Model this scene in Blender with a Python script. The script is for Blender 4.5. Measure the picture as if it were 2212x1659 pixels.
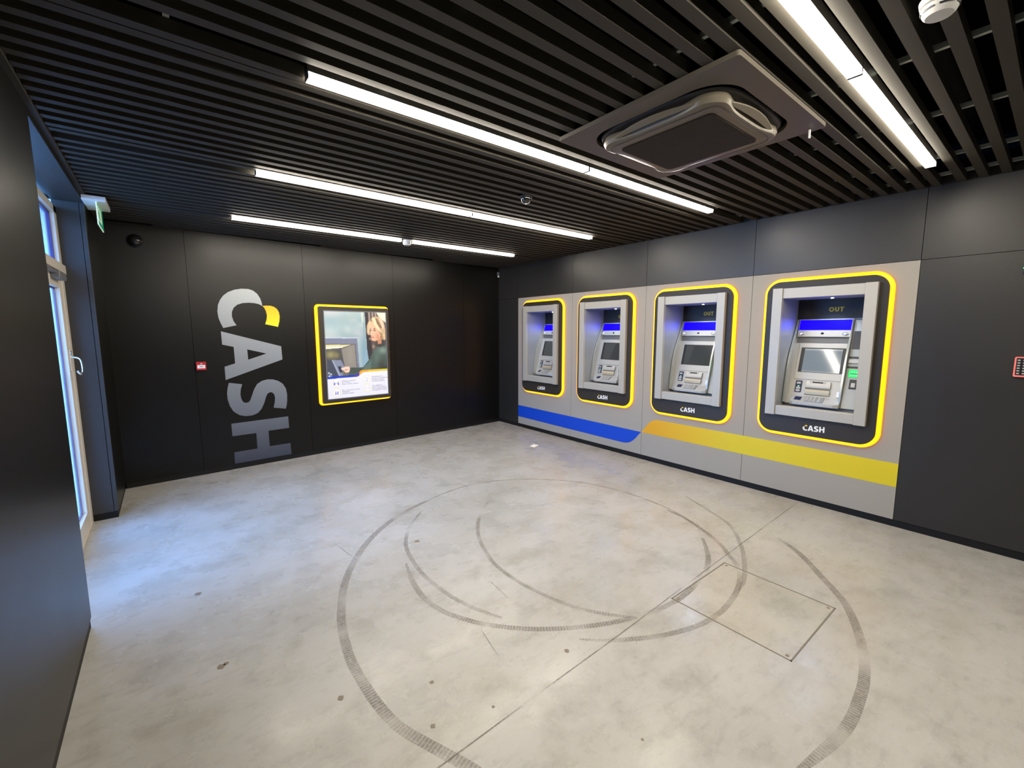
import bpy, bmesh, math, random
import numpy as np
from mathutils import Vector, Matrix
from mathutils.geometry import tessellate_polygon

for o in list(bpy.data.objects): bpy.data.objects.remove(o)
S = bpy.context.scene
COL = S.collection
R = math.radians

# ------------------------------------------------------------------ camera
F_PX, YAW, PIT, ROL = 941.0, 0.6688, -0.1207, -0.0015
cd = bpy.data.cameras.new('camera'); cam = bpy.data.objects.new('camera', cd); COL.objects.link(cam)
cd.sensor_fit = 'HORIZONTAL'; cd.sensor_width = 36.0; cd.lens = F_PX / 2212 * 36.0
cd.clip_start = 0.02; cd.clip_end = 200
fw = Vector((math.sin(YAW)*math.cos(PIT), math.cos(YAW)*math.cos(PIT), math.sin(PIT)))
rt = Vector((math.cos(YAW), -math.sin(YAW), 0)); up = rt.cross(fw)
r2 = rt*math.cos(ROL) + up*math.sin(ROL); u2 = -rt*math.sin(ROL) + up*math.cos(ROL)
cam.matrix_world = Matrix(((r2.x, u2.x, -fw.x, -4.689), (r2.y, u2.y, -fw.y, -6.310), (r2.z, u2.z, -fw.z, 1.640), (0, 0, 0, 1)))
S.camera = cam

# ------------------------------------------------------------------ world, exposure
S.view_settings.view_transform = 'Standard'; S.view_settings.look = 'None'
S.view_settings.gamma = 1.0; S.view_settings.use_curve_mapping = False
S.view_settings.exposure = 0.0
wd = bpy.data.worlds.new('world'); S.world = wd; wd.use_nodes = True
bg = wd.node_tree.nodes['Background']
bg.inputs[0].default_value = (0.16, 0.43, 1.0, 1); bg.inputs[1].default_value = 19.0

LAMP_POWER = 72.0        # emission strength of the ceiling diffusers
LAMP_COL = (1.0, 0.91, 0.77)

# ------------------------------------------------------------------ geometry constants
H = 2.73; FA = 0.0654; WX = -5.133; Y0 = -0.5488; D = 1.25; DX = -5.30
CF, SF = math.cos(FA), math.sin(FA)
YB = -8.9                                   # back wall behind the camera

# ------------------------------------------------------------------ materials
def N(nt, t, **k):
    n = nt.nodes.new(t)
    for a, b in k.items():
        if hasattr(n, a): setattr(n, a, b)
        else: n.inputs[a].default_value = b
    return n
def mat(name, col=(0.5, 0.5, 0.5), rough=0.5, metal=0.0, spec=0.5, emit=None, es=0.0, alpha=1.0, trans=0.0, ior=1.45, coat=0.0):
    m = bpy.data.materials.new(name); m.use_nodes = True
    b = m.node_tree.nodes['Principled BSDF']
    b.inputs['Base Color'].default_value = (*col, 1); b.inputs['Roughness'].default_value = rough
    b.inputs['Metallic'].default_value = metal; b.inputs['Specular IOR Level'].default_value = spec
    b.inputs['IOR'].default_value = ior; b.inputs['Transmission Weight'].default_value = trans
    b.inputs['Coat Weight'].default_value = coat
    if emit: b.inputs['Emission Color'].default_value = (*emit, 1); b.inputs['Emission Strength'].default_value = es
    return m
def noisy(m, scale=6.0, amt=0.12, rr=0.05, detail=4):
    """gentle surface mottling and gloss variation"""
    nt = m.node_tree; b = nt.nodes['Principled BSDF']
    tc = N(nt, 'ShaderNodeTexCoord'); n = N(nt, 'ShaderNodeTexNoise'); n.inputs['Scale'].default_value = scale; n.inputs['Detail'].default_value = detail
    nt.links.new(tc.outputs['Object'], n.inputs['Vector'])
    c = b.inputs['Base Color'].default_value[:3]
    mx = N(nt, 'ShaderNodeMix', data_type='RGBA')
    mx.inputs[6].default_value = (*[v*(1-amt) for v in c], 1); mx.inputs[7].default_value = (*[min(1, v*(1+amt)) for v in c], 1)
    nt.links.new(n.outputs['Fac'], mx.inputs[0]); nt.links.new(mx.outputs[2], b.inputs['Base Color'])
    r = b.inputs['Roughness'].default_value
    mr = N(nt, 'ShaderNodeMapRange'); mr.inputs[3].default_value = r-rr; mr.inputs[4].default_value = r+rr
    nt.links.new(n.outputs['Fac'], mr.inputs[0]); nt.links.new(mr.outputs[0], b.inputs['Roughness'])
    return m
def brushed(m, amt=0.1):
    nt = m.node_tree; b = nt.nodes['Principled BSDF']
    tc = N(nt, 'ShaderNodeTexCoord'); mp = N(nt, 'ShaderNodeMapping'); mp.inputs['Scale'].default_value = (60, 60, 3)
    n = N(nt, 'ShaderNodeTexNoise'); n.inputs['Scale'].default_value = 3
    nt.links.new(tc.outputs['Object'], mp.inputs[0]); nt.links.new(mp.outputs[0], n.inputs['Vector'])
    mr = N(nt, 'ShaderNodeMapRange'); r = b.inputs['Roughness'].default_value
    mr.inputs[3].default_value = r-amt; mr.inputs[4].default_value = r+amt
    nt.links.new(n.outputs['Fac'], mr.inputs[0]); nt.links.new(mr.outputs[0], b.inputs['Roughness'])
    return m
M = {}
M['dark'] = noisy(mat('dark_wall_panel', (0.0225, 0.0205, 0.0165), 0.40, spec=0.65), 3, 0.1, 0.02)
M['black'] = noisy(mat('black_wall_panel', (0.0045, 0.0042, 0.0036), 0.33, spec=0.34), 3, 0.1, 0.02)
M['seam'] = mat('seam_black', (0.004, 0.004, 0.004), 0.9, spec=0.1)
M['grey'] = noisy(mat('grey_wall_panel', (0.36, 0.33, 0.275), 0.5, spec=0.3), 5, 0.02, 0.03)
M['plinth'] = mat('plinth_black', (0.008, 0.008, 0.008), 0.55, spec=0.3)
M['slat'] = noisy(mat('slat_dark', (0.048, 0.044, 0.035), 0.6, spec=0.25), 8, 0.15, 0.05)
M['void'] = mat('void_black', (0.003, 0.003, 0.003), 1.0, spec=0.0)
M['steel'] = mat('rail_steel', (0.65, 0.72, 0.70), 0.4, metal=0.4)
M['blue'] = mat('stripe_blue', (0.002, 0.060, 0.52), 0.45)
M['silver'] = noisy(mat('silver_coat', (0.47, 0.44, 0.375), 0.42, metal=0.2, spec=0.5), 30, 0.02, 0.03)
M['silver2'] = noisy(mat('fascia_silver', (0.46, 0.445, 0.405), 0.38, metal=0.2, spec=0.5), 30, 0.02, 0.03)
M['silver_dk'] = mat('fascia_grey', (0.17, 0.175, 0.18), 0.45, metal=0.3)
M['rim'] = mat('fascia_rim', (0.55, 0.58, 0.53), 0.22, metal=0.6)
M['plate'] = noisy(mat('black_plate', (0.036, 0.030, 0.023), 0.42, spec=0.4), 4, 0.1, 0.02)
M['outpanel'] = mat('header_black', (0.020, 0.019, 0.022), 0.5)
M['navy'] = mat('navy_label', (0.012, 0.014, 0.06), 0.4)
M['ink'] = mat('black_trim', (0.012, 0.013, 0.018), 0.35)
M['white'] = mat('white_vinyl', (0.85, 0.85, 0.83), 0.5)
M['whiteplastic'] = mat('white_plastic', (0.72, 0.72, 0.69), 0.4)
M['cream'] = mat('cash_flap', (0.62, 0.52, 0.34), 0.35, metal=0.4)
M['chrome'] = mat('chrome', (0.75, 0.75, 0.76), 0.12, metal=1.0)
M['lens'] = mat('lens_dark', (0.02, 0.02, 0.03), 0.08)
M['screen'] = mat('screen_dark', (0.03, 0.032, 0.032), 0.12, spec=0.6, emit=(0.55, 0.62, 0.6), es=0.035)
M['screen_on'] = mat('screen_lit', (0.02, 0.02, 0.02), 0.07, spec=0.7, emit=(0.52, 0.62, 0.70), es=0.40)
M['screen_bar'] = mat('screen_bar', (0.03, 0.03, 0.03), 0.1, emit=(0.75, 0.85, 0.9), es=0.45)
M['bluedisp'] = mat('display_blue', (0.0, 0.0, 0.1), 0.5, spec=0.08, emit=(0.0025, 0.0, 1.0), es=5.0)
M['green'] = mat('reader_green', (0.0, 0.1, 0.03), 0.4, emit=(0.0, 0.95, 0.16), es=0.95)
M['greenlt'] = mat('reader_mark', (0.1, 0.3, 0.15), 0.4, emit=(0.35, 1.0, 0.55), es=1.1)
M['led'] = mat('led_white', (1, 1, 1), 0.3, emit=(0.85, 0.93, 1.0), es=25.0)
M['ringin'] = mat('neon_yellow', (0.9, 0.5, 0.0), 0.4, emit=(1.0, 0.37, 0.004), es=2.5)
M['ringout'] = mat('neon_orange', (0.9, 0.4, 0.0), 0.4, emit=(1.0, 0.27, 0.004), es=2.1)
M['diff'] = mat('lamp_diffuser', (0.9, 0.9, 0.9), 0.5, emit=LAMP_COL, es=LAMP_POWER*0.8)
M['diff_face'] = mat('lamp_diffuser_face', (0.9, 0.9, 0.9), 0.5, emit=(1, 0.97, 0.93), es=4.0); M['diff_face'].cycles.emission_sampling = 'NONE'
M['lampbody'] = mat('lamp_body', (0.05, 0.05, 0.05), 0.4)
M['acframe'] = noisy(mat('ac_frame', (0.085, 0.074, 0.056), 0.45), 6, 0.06, 0.03)
M['acbody'] = noisy(mat('ac_body', (0.125, 0.11, 0.08), 0.4), 6, 0.05, 0.03)
M['acdark'] = mat('ac_outlet', (0.012, 0.011, 0.012), 0.5)
M['doorframe'] = mat('door_frame_white', (0.62, 0.57, 0.48), 0.35)
M['gasket'] = mat('gasket', (0.05, 0.03, 0.12), 0.5)
M['red'] = mat('alarm_red', (0.45, 0.015, 0.02), 0.35)
M['steelpull'] = mat('pull_steel', (0.42, 0.40, 0.38), 0.25, metal=1.0)
M['paper'] = mat('paper_white', (0.85, 0.83, 0.74), 0.8)
M['greensign'] = mat('sign_green', (0.0, 0.16, 0.08), 0.4, emit=(0.0, 0.30, 0.14), es=0.5)
M['signwhite'] = mat('sign_white', (0.7, 0.75, 0.6), 0.3, emit=(0.75, 0.9, 0.6), es=0.45)
M['outwall'] = mat('render_white', (0.8, 0.82, 0.8), 0.8)
M['pink'] = mat('keypad_rim', (0.7, 0.16, 0.13), 0.4, emit=(1.0, 0.22, 0.18), es=0.25)
M['greenled'] = mat('green_led', (0, 0.3, 0.05), 0.3, emit=(0.03, 1.0, 0.15), es=3.0)
M['hatchmetal'] = mat('hatch_edge', (0.20, 0.18, 0.14), 0.5, metal=0.3)
# glass
g = bpy.data.materials.new('door_glass'); g.use_nodes = True; nt = g.node_tree; nt.nodes.clear()
o_ = N(nt, 'ShaderNodeOutputMaterial'); t_ = N(nt, 'ShaderNodeBsdfTransparent'); gl = N(nt, 'ShaderNodeBsdfGlossy'); gl.inputs['Roughness'].default_value = 0.02
t_.inputs[0].default_value = (0.93, 0.97, 1, 1); fr = N(nt, 'ShaderNodeFresnel'); fr.inputs[0].default_value = 1.45; ms = N(nt, 'ShaderNodeMixShader')
sc = N(nt, 'ShaderNodeMath', operation='MULTIPLY'); sc.inputs[1].default_value = 0.6
nt.links.new(fr.outputs[0], sc.inputs[0]); nt.links.new(sc.outputs[0], ms.inputs[0]); nt.links.new(t_.outputs[0], ms.inputs[1]); nt.links.new(gl.outputs[0], ms.inputs[2]); nt.links.new(ms.outputs[0], o_.inputs[0])
M['glass'] = g
# yellow / orange printed stripe: the print itself fades from orange to yellow along its length
def grad_mat(name, ax, a, b, c0, c1, rough=0.45, metal=0.0):
    m = mat(name, c0, rough, metal=metal); nt = m.node_tree; bs = nt.nodes['Principled BSDF']
    ge = N(nt, 'ShaderNodeNewGeometry'); sp = N(nt, 'ShaderNodeSeparateXYZ'); nt.links.new(ge.outputs['Position'], sp.inputs[0])
    mr = N(nt, 'ShaderNodeMapRange'); mr.inputs[1].default_value = a; mr.inputs[2].default_value = b
    nt.links.new(sp.outputs[ax], mr.inputs[0])
    mx = N(nt, 'ShaderNodeMix', data_type='RGBA'); mx.inputs[6].default_value = (*c0, 1); mx.inputs[7].default_value = (*c1, 1)
    nt.links.new(mr.outputs[0], mx.inputs[0]); nt.links.new(mx.outputs[2], bs.inputs['Base Color'])
    return m
M['yellow'] = grad_mat('stripe_yellow', 1, -3.2, -4.2, (0.72, 0.36, 0.01), (0.68, 0.55, 0.012))
M['accent'] = grad_mat('letter_yellow', 2, 1.93, 1.72, (0.85, 0.48, 0.005), (0.85, 0.72, 0.01))
M['letter'] = grad_mat('letter_silver', 2, 0.05, 2.1, (0.045, 0.052, 0.075), (0.40, 0.42, 0.41), 0.4, 0.15)  # ceiling lamps' sheen painted into the base colour: letters lighter towards the top

# polished concrete floor
def concrete(name, base=1.0, tint=(1, 1, 1)):
    m = bpy.data.materials.new(name); m.use_nodes = True; nt = m.node_tree; b = nt.nodes['Principled BSDF']; L = nt.links.new
    ge = N(nt, 'ShaderNodeNewGeometry')
    def noise(scale, detail, rough=0.6, stretch=None, dist=0.0):
        n = N(nt, 'ShaderNodeTexNoise'); n.inputs['Scale'].default_value = scale; n.inputs['Detail'].default_value = detail; n.inputs['Roughness'].default_value = rough; n.inputs['Distortion'].default_value = dist
        if stretch:
            mp = N(nt, 'ShaderNodeMapping'); mp.inputs['Scale'].default_value = stretch; mp.inputs['Rotation'].default_value = (0, 0, 0.5); L(ge.outputs['Position'], mp.inputs[0]); L(mp.outputs[0], n.inputs['Vector'])
        else: L(ge.outputs['Position'], n.inputs['Vector'])
        return n
    def ramp(src, stops):
        r = N(nt, 'ShaderNodeValToRGB'); r.color_ramp.elements[0].position = stops[0][0]; r.color_ramp.elements[0].color = (*stops[0][1], 1)
        r.color_ramp.elements[1].position = stops[-1][0]; r.color_ramp.elements[1].color = (*stops[-1][1], 1)
        for p, c in stops[1:-1]:
            e = r.color_ramp.elements.new(p); e.color = (*c, 1)
        r.color_ramp.interpolation = 'B_SPLINE'
        L(src, r.inputs[0]); return r
    def mul(a, bb, f=1.0):
        x = N(nt, 'ShaderNodeMix', data_type='RGBA', blend_type='MULTIPLY'); x.inputs[0].default_value = f; L(a, x.inputs[6]); L(bb, x.inputs[7]); return x.outputs[2]
    k = base
    big = ramp(noise(0.8, 6, 0.6).outputs['Fac'], [(0.28, (0.345*k*tint[0], 0.338*k*tint[1], 0.312*k*tint[2])), (0.5, (0.41*k*tint[0], 0.40*k*tint[1], 0.378*k*tint[2])), (0.72, (0.465*k*tint[0], 0.455*k*tint[1], 0.44*k*tint[2]))])
    med = ramp(noise(3.6, 13, 0.70).outputs['Fac'], [(0.20, (0.66, 0.65, 0.62)), (0.42, (0.93, 0.93, 0.925)), (0.58, (1.05, 1.05, 1.05)), (0.78, (1.55, 1.55, 1.56))])
    strk = ramp(noise(8.0, 9, 0.66, (1.0, 3.2, 1.0)).outputs['Fac'], [(0.22, (0.80, 0.80, 0.79)), (0.5, (0.98, 0.98, 0.98)), (0.76, (1.48, 1.48, 1.48))])
    fine = ramp(noise(60, 6, 0.75).outputs['Fac'], [(0.2, (0.90, 0.90, 0.90)), (0.5, (1, 1, 1)), (0.8, (1.10, 1.10, 1.10))])
    blot = ramp(noise(1.4, 9, 0.62, (1.0, 1.6, 1.0)).outputs['Fac'], [(0.20, (0.80, 0.76, 0.68)), (0.46, (0.99, 0.985, 0.97)), (0.80, (1.08, 1.11, 1.17))])
    c = mul(mul(mul(mul(big.outputs[0], med.outputs[0]), fine.outputs[0]), blot.outputs[0]), strk.outputs[0])
    L(c, b.inputs['Base Color'])
    rr = N(nt, 'ShaderNodeMapRange'); rr.inputs[1].default_value = 0.3; rr.inputs[2].default_value = 0.7; rr.inputs[3].default_value = 0.17; rr.inputs[4].default_value = 0.40
    L(noise(3.2, 5, 0.6).outputs['Fac'], rr.inputs[0]); L(rr.outputs[0], b.inputs['Roughness'])
    bp = N(nt, 'ShaderNodeBump'); bp.inputs['Strength'].default_value = 0.05; bp.inputs['Distance'].default_value = 0.004
    L(noise(14, 5).outputs['Fac'], bp.inputs['Height']); L(bp.outputs[0], b.inputs['Normal'])
    b.inputs['Specular IOR Level'].default_value = 0.5
    return m
M['floor'] = concrete('polished_concrete')
M['hatch'] = concrete('hatch_concrete', 0.96, (1.02, 1.0, 0.93))
# rubber tyre marks: rows of tread bars worn into patches (UV: u along in metres, v across)
def tyre(name, col, dens, bars=True):
    m = bpy.data.materials.new(name); m.use_nodes = True; nt = m.node_tree; b = nt.nodes['Principled BSDF']; L = nt.links.new
    b.inputs['Base Color'].default_value = (*col, 1); b.inputs['Roughness'].default_value = 0.55
    uv = N(nt, 'ShaderNodeUVMap'); n = N(nt, 'ShaderNodeTexNoise'); n.inputs['Scale'].default_value = 3.0; n.inputs['Detail'].default_value = 3
    L(uv.outputs[0], n.inputs['Vector'])
    r = N(nt, 'ShaderNodeMapRange'); r.inputs[1].default_value = 0.34; r.inputs[2].default_value = 0.56; L(n.outputs['Fac'], r.inputs[0])
    n2 = N(nt, 'ShaderNodeTexNoise'); n2.inputs['Scale'].default_value = 70; L(uv.outputs[0], n2.inputs['Vector'])
    r2_ = N(nt, 'ShaderNodeMapRange'); r2_.inputs[1].default_value = 0.3; r2_.inputs[2].default_value = 0.6; r2_.inputs[3].default_value = 0.5; L(n2.outputs['Fac'], r2_.inputs[0])
    mu = N(nt, 'ShaderNodeMath', operation='MULTIPLY'); L(r.outputs[0], mu.inputs[0]); L(r2_.outputs[0], mu.inputs[1]); out = mu.outputs[0]
    if bars:
        sp = N(nt, 'ShaderNodeSeparateXYZ'); L(uv.outputs[0], sp.inputs[0])
        w = N(nt, 'ShaderNodeMath', operation='MULTIPLY'); w.inputs[1].default_value = 2*math.pi/0.0165; L(sp.outputs[0], w.inputs[0])
        s = N(nt, 'ShaderNodeMath', operation='SINE'); L(w.outputs[0], s.inputs[0])
        q = N(nt, 'ShaderNodeMapRange'); q.inputs[1].default_value = -0.5; q.inputs[2].default_value = 0.3; q.inputs[3].default_value = 0.5; L(s.outputs[0], q.inputs[0])
        m2 = N(nt, 'ShaderNodeMath', operation='MULTIPLY'); L(out, m2.inputs[0]); L(q.outputs[0], m2.inputs[1]); out = m2.outputs[0]
    dn = N(nt, 'ShaderNodeMath', operation='MULTIPLY'); dn.inputs[1].default_value = dens; L(out, dn.inputs[0])
    L(dn.outputs[0], b.inputs['Alpha'])
    return m
M['tyre'] = tyre('tyre_mark', (0.17, 0.15, 0.125), 0.55)
M['tyre2'] = tyre('tyre_mark_faint', (0.17, 0.15, 0.12), 0.5)
M['scuff'] = tyre('scuff_mark', (0.16, 0.14, 0.11), 0.55, False)
M['stain'] = mat('stain', (0.20, 0.165, 0.125), 0.5)
M['crack'] = tyre('joint_dirt', (0.15, 0.13, 0.10), 0.75, False)

# ------------------------------------------------------------------ mesh helpers
def tag(o, label=None, cat=None, group=None, kind=None):
    if label: o['label'] = label
    if cat: o['category'] = cat
    if group: o['group'] = group
    if kind: o['kind'] = kind
    return o
def empty(name, loc=(0, 0, 0)):
    o = bpy.data.objects.new(name, None); COL.objects.link(o); o.location = loc; o.empty_display_size = 0.1; return o
class MB:
    def __init__(s): s.v = []; s.f = []; s.m = []; s.uv = None
    def poly(s, pts, mi=0):
        b = len(s.v); s.v += [tuple(p) for p in pts]; s.f.append(tuple(range(b, b+len(pts)))); s.m.append(mi); return s
    def hexa(s, p, mi=0):   # 8 points: bottom 4 ccw, top 4
        b = len(s.v); s.v += [tuple(q) for q in p]
        for f in ((0, 3, 2, 1), (4, 5, 6, 7), (0, 1, 5, 4), (1, 2, 6, 5), (2, 3, 7, 6), (3, 0, 4, 7)): s.f.append(tuple(b+i for i in f)); s.m.append(mi)
        return s
    def box(s, x0, x1, y0, y1, z0, z1, mi=0):
        x0, x1 = sorted((x0, x1)); y0, y1 = sorted((y0, y1)); z0, z1 = sorted((z0, z1))
        return s.hexa([(x0, y0, z0), (x1, y0, z0), (x1, y1, z0), (x0, y1, z0), (x0, y0, z1), (x1, y0, z1), (x1, y1, z1), (x0, y1, z1)], mi)
    def prism(s, outer, holes, fa, fb, mi=0, side=None):
        """polygon with holes (2-D) swept from map fa to map fb (functions 2-D -> 3-D)"""
        loops = [outer] + list(holes); tri = tessellate_polygon([[Vector((p[0], p[1], 0)) for p in l] for l in loops])
        flat = [p for l in loops for p in l]; b = len(s.v); n = len(flat)
        s.v += [tuple(fa(p)) for p in flat] + [tuple(fb(p)) for p in flat]
        for t in tri:
            s.f.append((b+t[0], b+t[1], b+t[2])); s.m.append(mi); s.f.append((b+n+t[2], b+n+t[1], b+n+t[0])); s.m.append(mi)
        k = 0
        for l in loops:
            for i in range(len(l)):
                j = (i+1) % len(l); s.f.append((b+k+i, b+k+j, b+n+k+j, b+n+k+i)); s.m.append(mi if side is None else side)
            k += len(l)
        return s
    def loops(s, L, closed_u=True, closed_v=False, mi=0, mfun=None, caps=False):
        b = len(s.v); n = len(L[0])
        for l in L: s.v += [tuple(p) for p in l]
        k = len(L)
        for i in range(k if closed_v else k-1):
            i2 = (i+1) % k
            for j in range(n if closed_u else n-1):
                j2 = (j+1) % n
                s.f.append((b+i*n+j, b+i*n+j2, b+i2*n+j2, b+i2*n+j)); s.m.append(mfun(i) if mfun else mi)
        if caps:
            s.f.append(tuple(b+j for j in range(n))[::-1]); s.m.append(mfun(0) if mfun else mi)
            s.f.append(tuple(b+(k-1)*n+j for j in range(n))); s.m.append(mfun(k-2) if mfun else mi)
        return s
    def lathe(s, prof, centre, axis='z', n=32, mi=0):
        L = []
        for r, h in prof:
            l = []
            for i in range(n):
                a = 2*math.pi*i/n; c, q = r*math.cos(a), r*math.sin(a)
                if axis == 'z': l.append((centre[0]+c, centre[1]+q, centre[2]+h))
                elif axis == 'x': l.append((centre[0]+h, centre[1]+c, centre[2]+q))
                else: l.append((centre[0]+c, centre[1]+h, centre[2]+q))
            L.append(l)
        return s.loops(L, mi=mi, caps=True)
    def tube(s, pts, r, n=10, mi=0):
        pts = [Vector(p) for p in pts]; L = []; prev = None
        for i, p in enumerate(pts):
            d = (pts[min(i+1, len(pts)-1)] - pts[max(i-1, 0)]).normalized()
            a = d.orthogonal().normalized() if prev is None else (prev - d*prev.dot(d)).normalized()
            prev = a; b = d.cross(a)
            L.append([p + (a*math.cos(2*math.pi*j/n) + b*math.sin(2*math.pi*j/n))*r for j in range(n)])
        return s.loops(L, mi=mi, caps=True)
    def build(s, name, mats, parent=None, smooth=False, bevel=0.0, fix=True):
        me = bpy.data.meshes.new(name); me.from_pydata(s.v, [], s.f)
        if not isinstance(mats, (list, tuple)): mats = [mats]
        for m in mats: me.materials.append(m)
        me.polygons.foreach_set('material_index', s.m)
        if s.uv is not None:
            ul = me.uv_layers.new(name='UVMap')
            for lp in me.loops: ul.data[lp.index].uv = s.uv.get(lp.vertex_index, (0, 0))
        if fix:
            bm = bmesh.new(); bm.from_mesh(me); bmesh.ops.recalc_face_normals(bm, faces=bm.faces); bm.to_mesh(me); bm.free()
        if smooth:
            me.polygons.foreach_set('use_smooth', [True]*len(me.polygons))
            try: me.set_sharp_from_angle(angle=R(35))
            except Exception: pass
        me.update()
        o = bpy.data.objects.new(name, me); COL.objects.link(o)
        if parent is not None:
            o.parent = parent
        if bevel > 0:
            b = o.modifiers.new('bevel', 'BEVEL'); b.width = bevel; b.segments = 2; b.limit_method = 'ANGLE'; b.angle_limit = R(40)
        return o
def rrect(cx, cy, hw, hh, r, n=10):
    out = []
    for (sx, sy, a0) in ((1, 1, 0), (-1, 1, 90), (-1, -1, 180), (1, -1, 270)):
        for i in range(n+1):
            a = R(a0 + 90*i/n); out.append((cx + sx*(hw-r) + r*math.cos(a), cy + sy*(hh-r) + r*math.sin(a)))
    return out
def smooth_pts(P, sub=4, closed=False):
    n = len(P); out = []
    rng = range(n if closed else n-1)
    for i in rng:
        p0 = P[(i-1) % n] if closed or i > 0 else P[i]; p1 = P[i]; p2 = P[(i+1) % n]; p3 = P[(i+2) % n] if closed or i < n-2 else P[i+1]
        for k in range(sub):
            t = k/sub; out.append(tuple(0.5*((2*p1[d]) + (-p0[d]+p2[d])*t + (2*p0[d]-5*p1[d]+4*p2[d]-p3[d])*t*t + (-p0[d]+3*p1[d]-3*p2[d]+p3[d])*t**3) for d in range(len(p1))))
    if not closed: out.append(tuple(P[-1]))
    return out
def FWP(a, z, off=0.0):    # far wall: a = distance from the room corner along the wall, off = out into the room
    return (-a*CF + off*SF, -a*SF - off*CF, z)

# ------------------------------------------------------------------ setting: floor
fl = MB(); fl.poly([(-5.34, YB, 0), (0.03, YB, 0), (0.03, 0.2, 0), (-5.34, 0.2, 0)], 0)
fl.box(-5.34, 0.03, YB, 0.2, -0.15, -0.001, 0)
uvmap = {}
def strip(P, w, z, mi, sub=5, taper=0.6):
    P = smooth_pts(P, sub); b = len(fl.v); s = 0; n = len(P); off = random.random()*50
    for i, p in enumerate(P):
        q0 = P[max(i-1, 0)]; q1 = P[min(i+1, n-1)]; d = Vector((q1[0]-q0[0], q1[1]-q0[1])).normalized(); nn = Vector((-d.y, d.x))
        if i: s += math.dist(P[i], P[i-1])
        ww = w*(1 - taper*(1 - min(1, min(s, 9)/0.25, (n-1-i)/6+0.2)))
        fl.v.append((p[0]+nn.x*ww/2, p[1]+nn.y*ww/2, z)); fl.v.append((p[0]-nn.x*ww/2, p[1]-nn.y*ww/2, z))
        uvmap[b+2*i] = (s+off, 0.0); uvmap[b+2*i+1] = (s+off, w)
        if i: fl.f.append((b+2*i-2, b+2*i-1, b+2*i+1, b+2*i)); fl.m.append(mi)
random.seed(3)
strip([(-3.30, -5.76), (-3.42, -5.66), (-3.65, -5.46), (-3.85, -5.22), (-3.908, -5.065), (-3.98, -4.90), (-4.045, -4.744), (-4.075, -4.579), (-4.085, -4.369), (-4.078, -4.19), (-4.036, -3.94), (-3.985, -3.77), (-3.91, -3.571), (-3.78, -3.337), (-3.561, -3.055), (-3.31, -2.835), (-3.059, -2.69), (-2.816, -2.60)], 0.048, 0.0006, 1)
strip([(-2.816, -2.60), (-2.547, -2.516), (-2.212, -2.485), (-1.886, -2.584), (-1.556, -2.806), (-1.249, -3.174), (-1.128, -3.611), (-1.128, -4.071), (-1.233, -4.431), (-1.36, -4.60)], 0.026, 0.0006, 2)
strip([(-3.0, -5.83), (-2.628, -5.893), (-2.341, -5.884), (-2.15, -5.855), (-1.973, -5.805), (-1.78, -5.73), (-1.569, -5.619), (-1.342, -5.428), (-1.124, -5.234), (-0.979, -5.03)], 0.045, 0.0007, 1)
strip([(-2.979, -2.801), (-3.167, -2.992), (-3.308, -3.199), (-3.391, -3.413), (-3.439, -3.749), (-3.417, -4.08), (-3.358, -4.3), (-3.291, -4.445)], 0.03, 0.0008, 2)
strip([(-3.47, -3.55), (-3.53, -3.774), (-3.555, -3.991), (-3.527, -4.185), (-3.439, -4.372), (-3.337, -4.506), (-3.211, -4.631), (-3.034, -4.757), (-2.834, -4.863), (-2.644, -4.930), (-2.497, -4.965), (-2.315, -4.981), (-2.08, -4.96), (-1.845, -4.905), (-1.649, -4.806), (-1.45, -4.66)], 0.036, 0.0009, 1)
strip([(-2.349, -2.975), (-2.621, -3.223), (-2.82, -3.501), (-2.934, -3.776), (-2.985, -3.986), (-2.985, -4.241), (-2.943, -4.476), (-2.885, -4.652), (-2.785, -4.81), (-2.681, -4.93)], 0.03, 0.0010, 2)
strip([(-3.072, -4.843), (-2.948, -4.955), (-2.763, -5.07), (-2.633, -5.13), (-2.465, -5.184), (-2.32, -5.20), (-2.202, -5.2), (-2.018, -5.175), (-1.84, -5.126), (-1.678, -5.042), (-1.546, -4.908), (-1.407, -4.749), (-1.246, -4.444), (-1.18, -4.173)], 0.034, 0.0011, 1)
strip([(-1.95, -5.17), (-1.818, -5.143), (-1.566, -5.034), (-1.325, -4.90), (-1.049, -4.686), (-0.886, -4.407), (-0.736, -4.1)], 0.03, 0.0012, 2)
strip([(-3.443, -4.457), (-3.485, -4.669)], 0.010, 0.0007, 3, 3)
strip([(-3.778, -2.909), (-3.727, -3.297)], 0.008, 0.0007, 3, 3)
strip([(-3.129, -4.101), (-3.149, -4.319)], 0.010, 0.0007, 3, 3)
def blob(x, y, r, mi=4, e=1.0):
    n = 14; ph = random.random()*6; fl.poly([(x + r*e*math.cos(2*math.pi*i/n)*(1+0.2*math.sin(3*i+ph)), y + r*math.sin(2*math.pi*i/n)*(1+0.2*math.cos(2*i+ph)), 0.0009) for i in range(n)], mi)
for x, y, r in ((-3.259, -3.293, .020), (-3.186, -4.862, .013), (-3.829, -4.61, .010), (-3.935, -4.819, .011), (-3.682, -4.899, .007), (-4.597, -3.878, .018), (-4.575, -3.87, .012), (-4.651, -3.071, .018), (-4.193, -4.435, .014), (-3.3, -5.4, .006)): blob(x, y, r)
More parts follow.
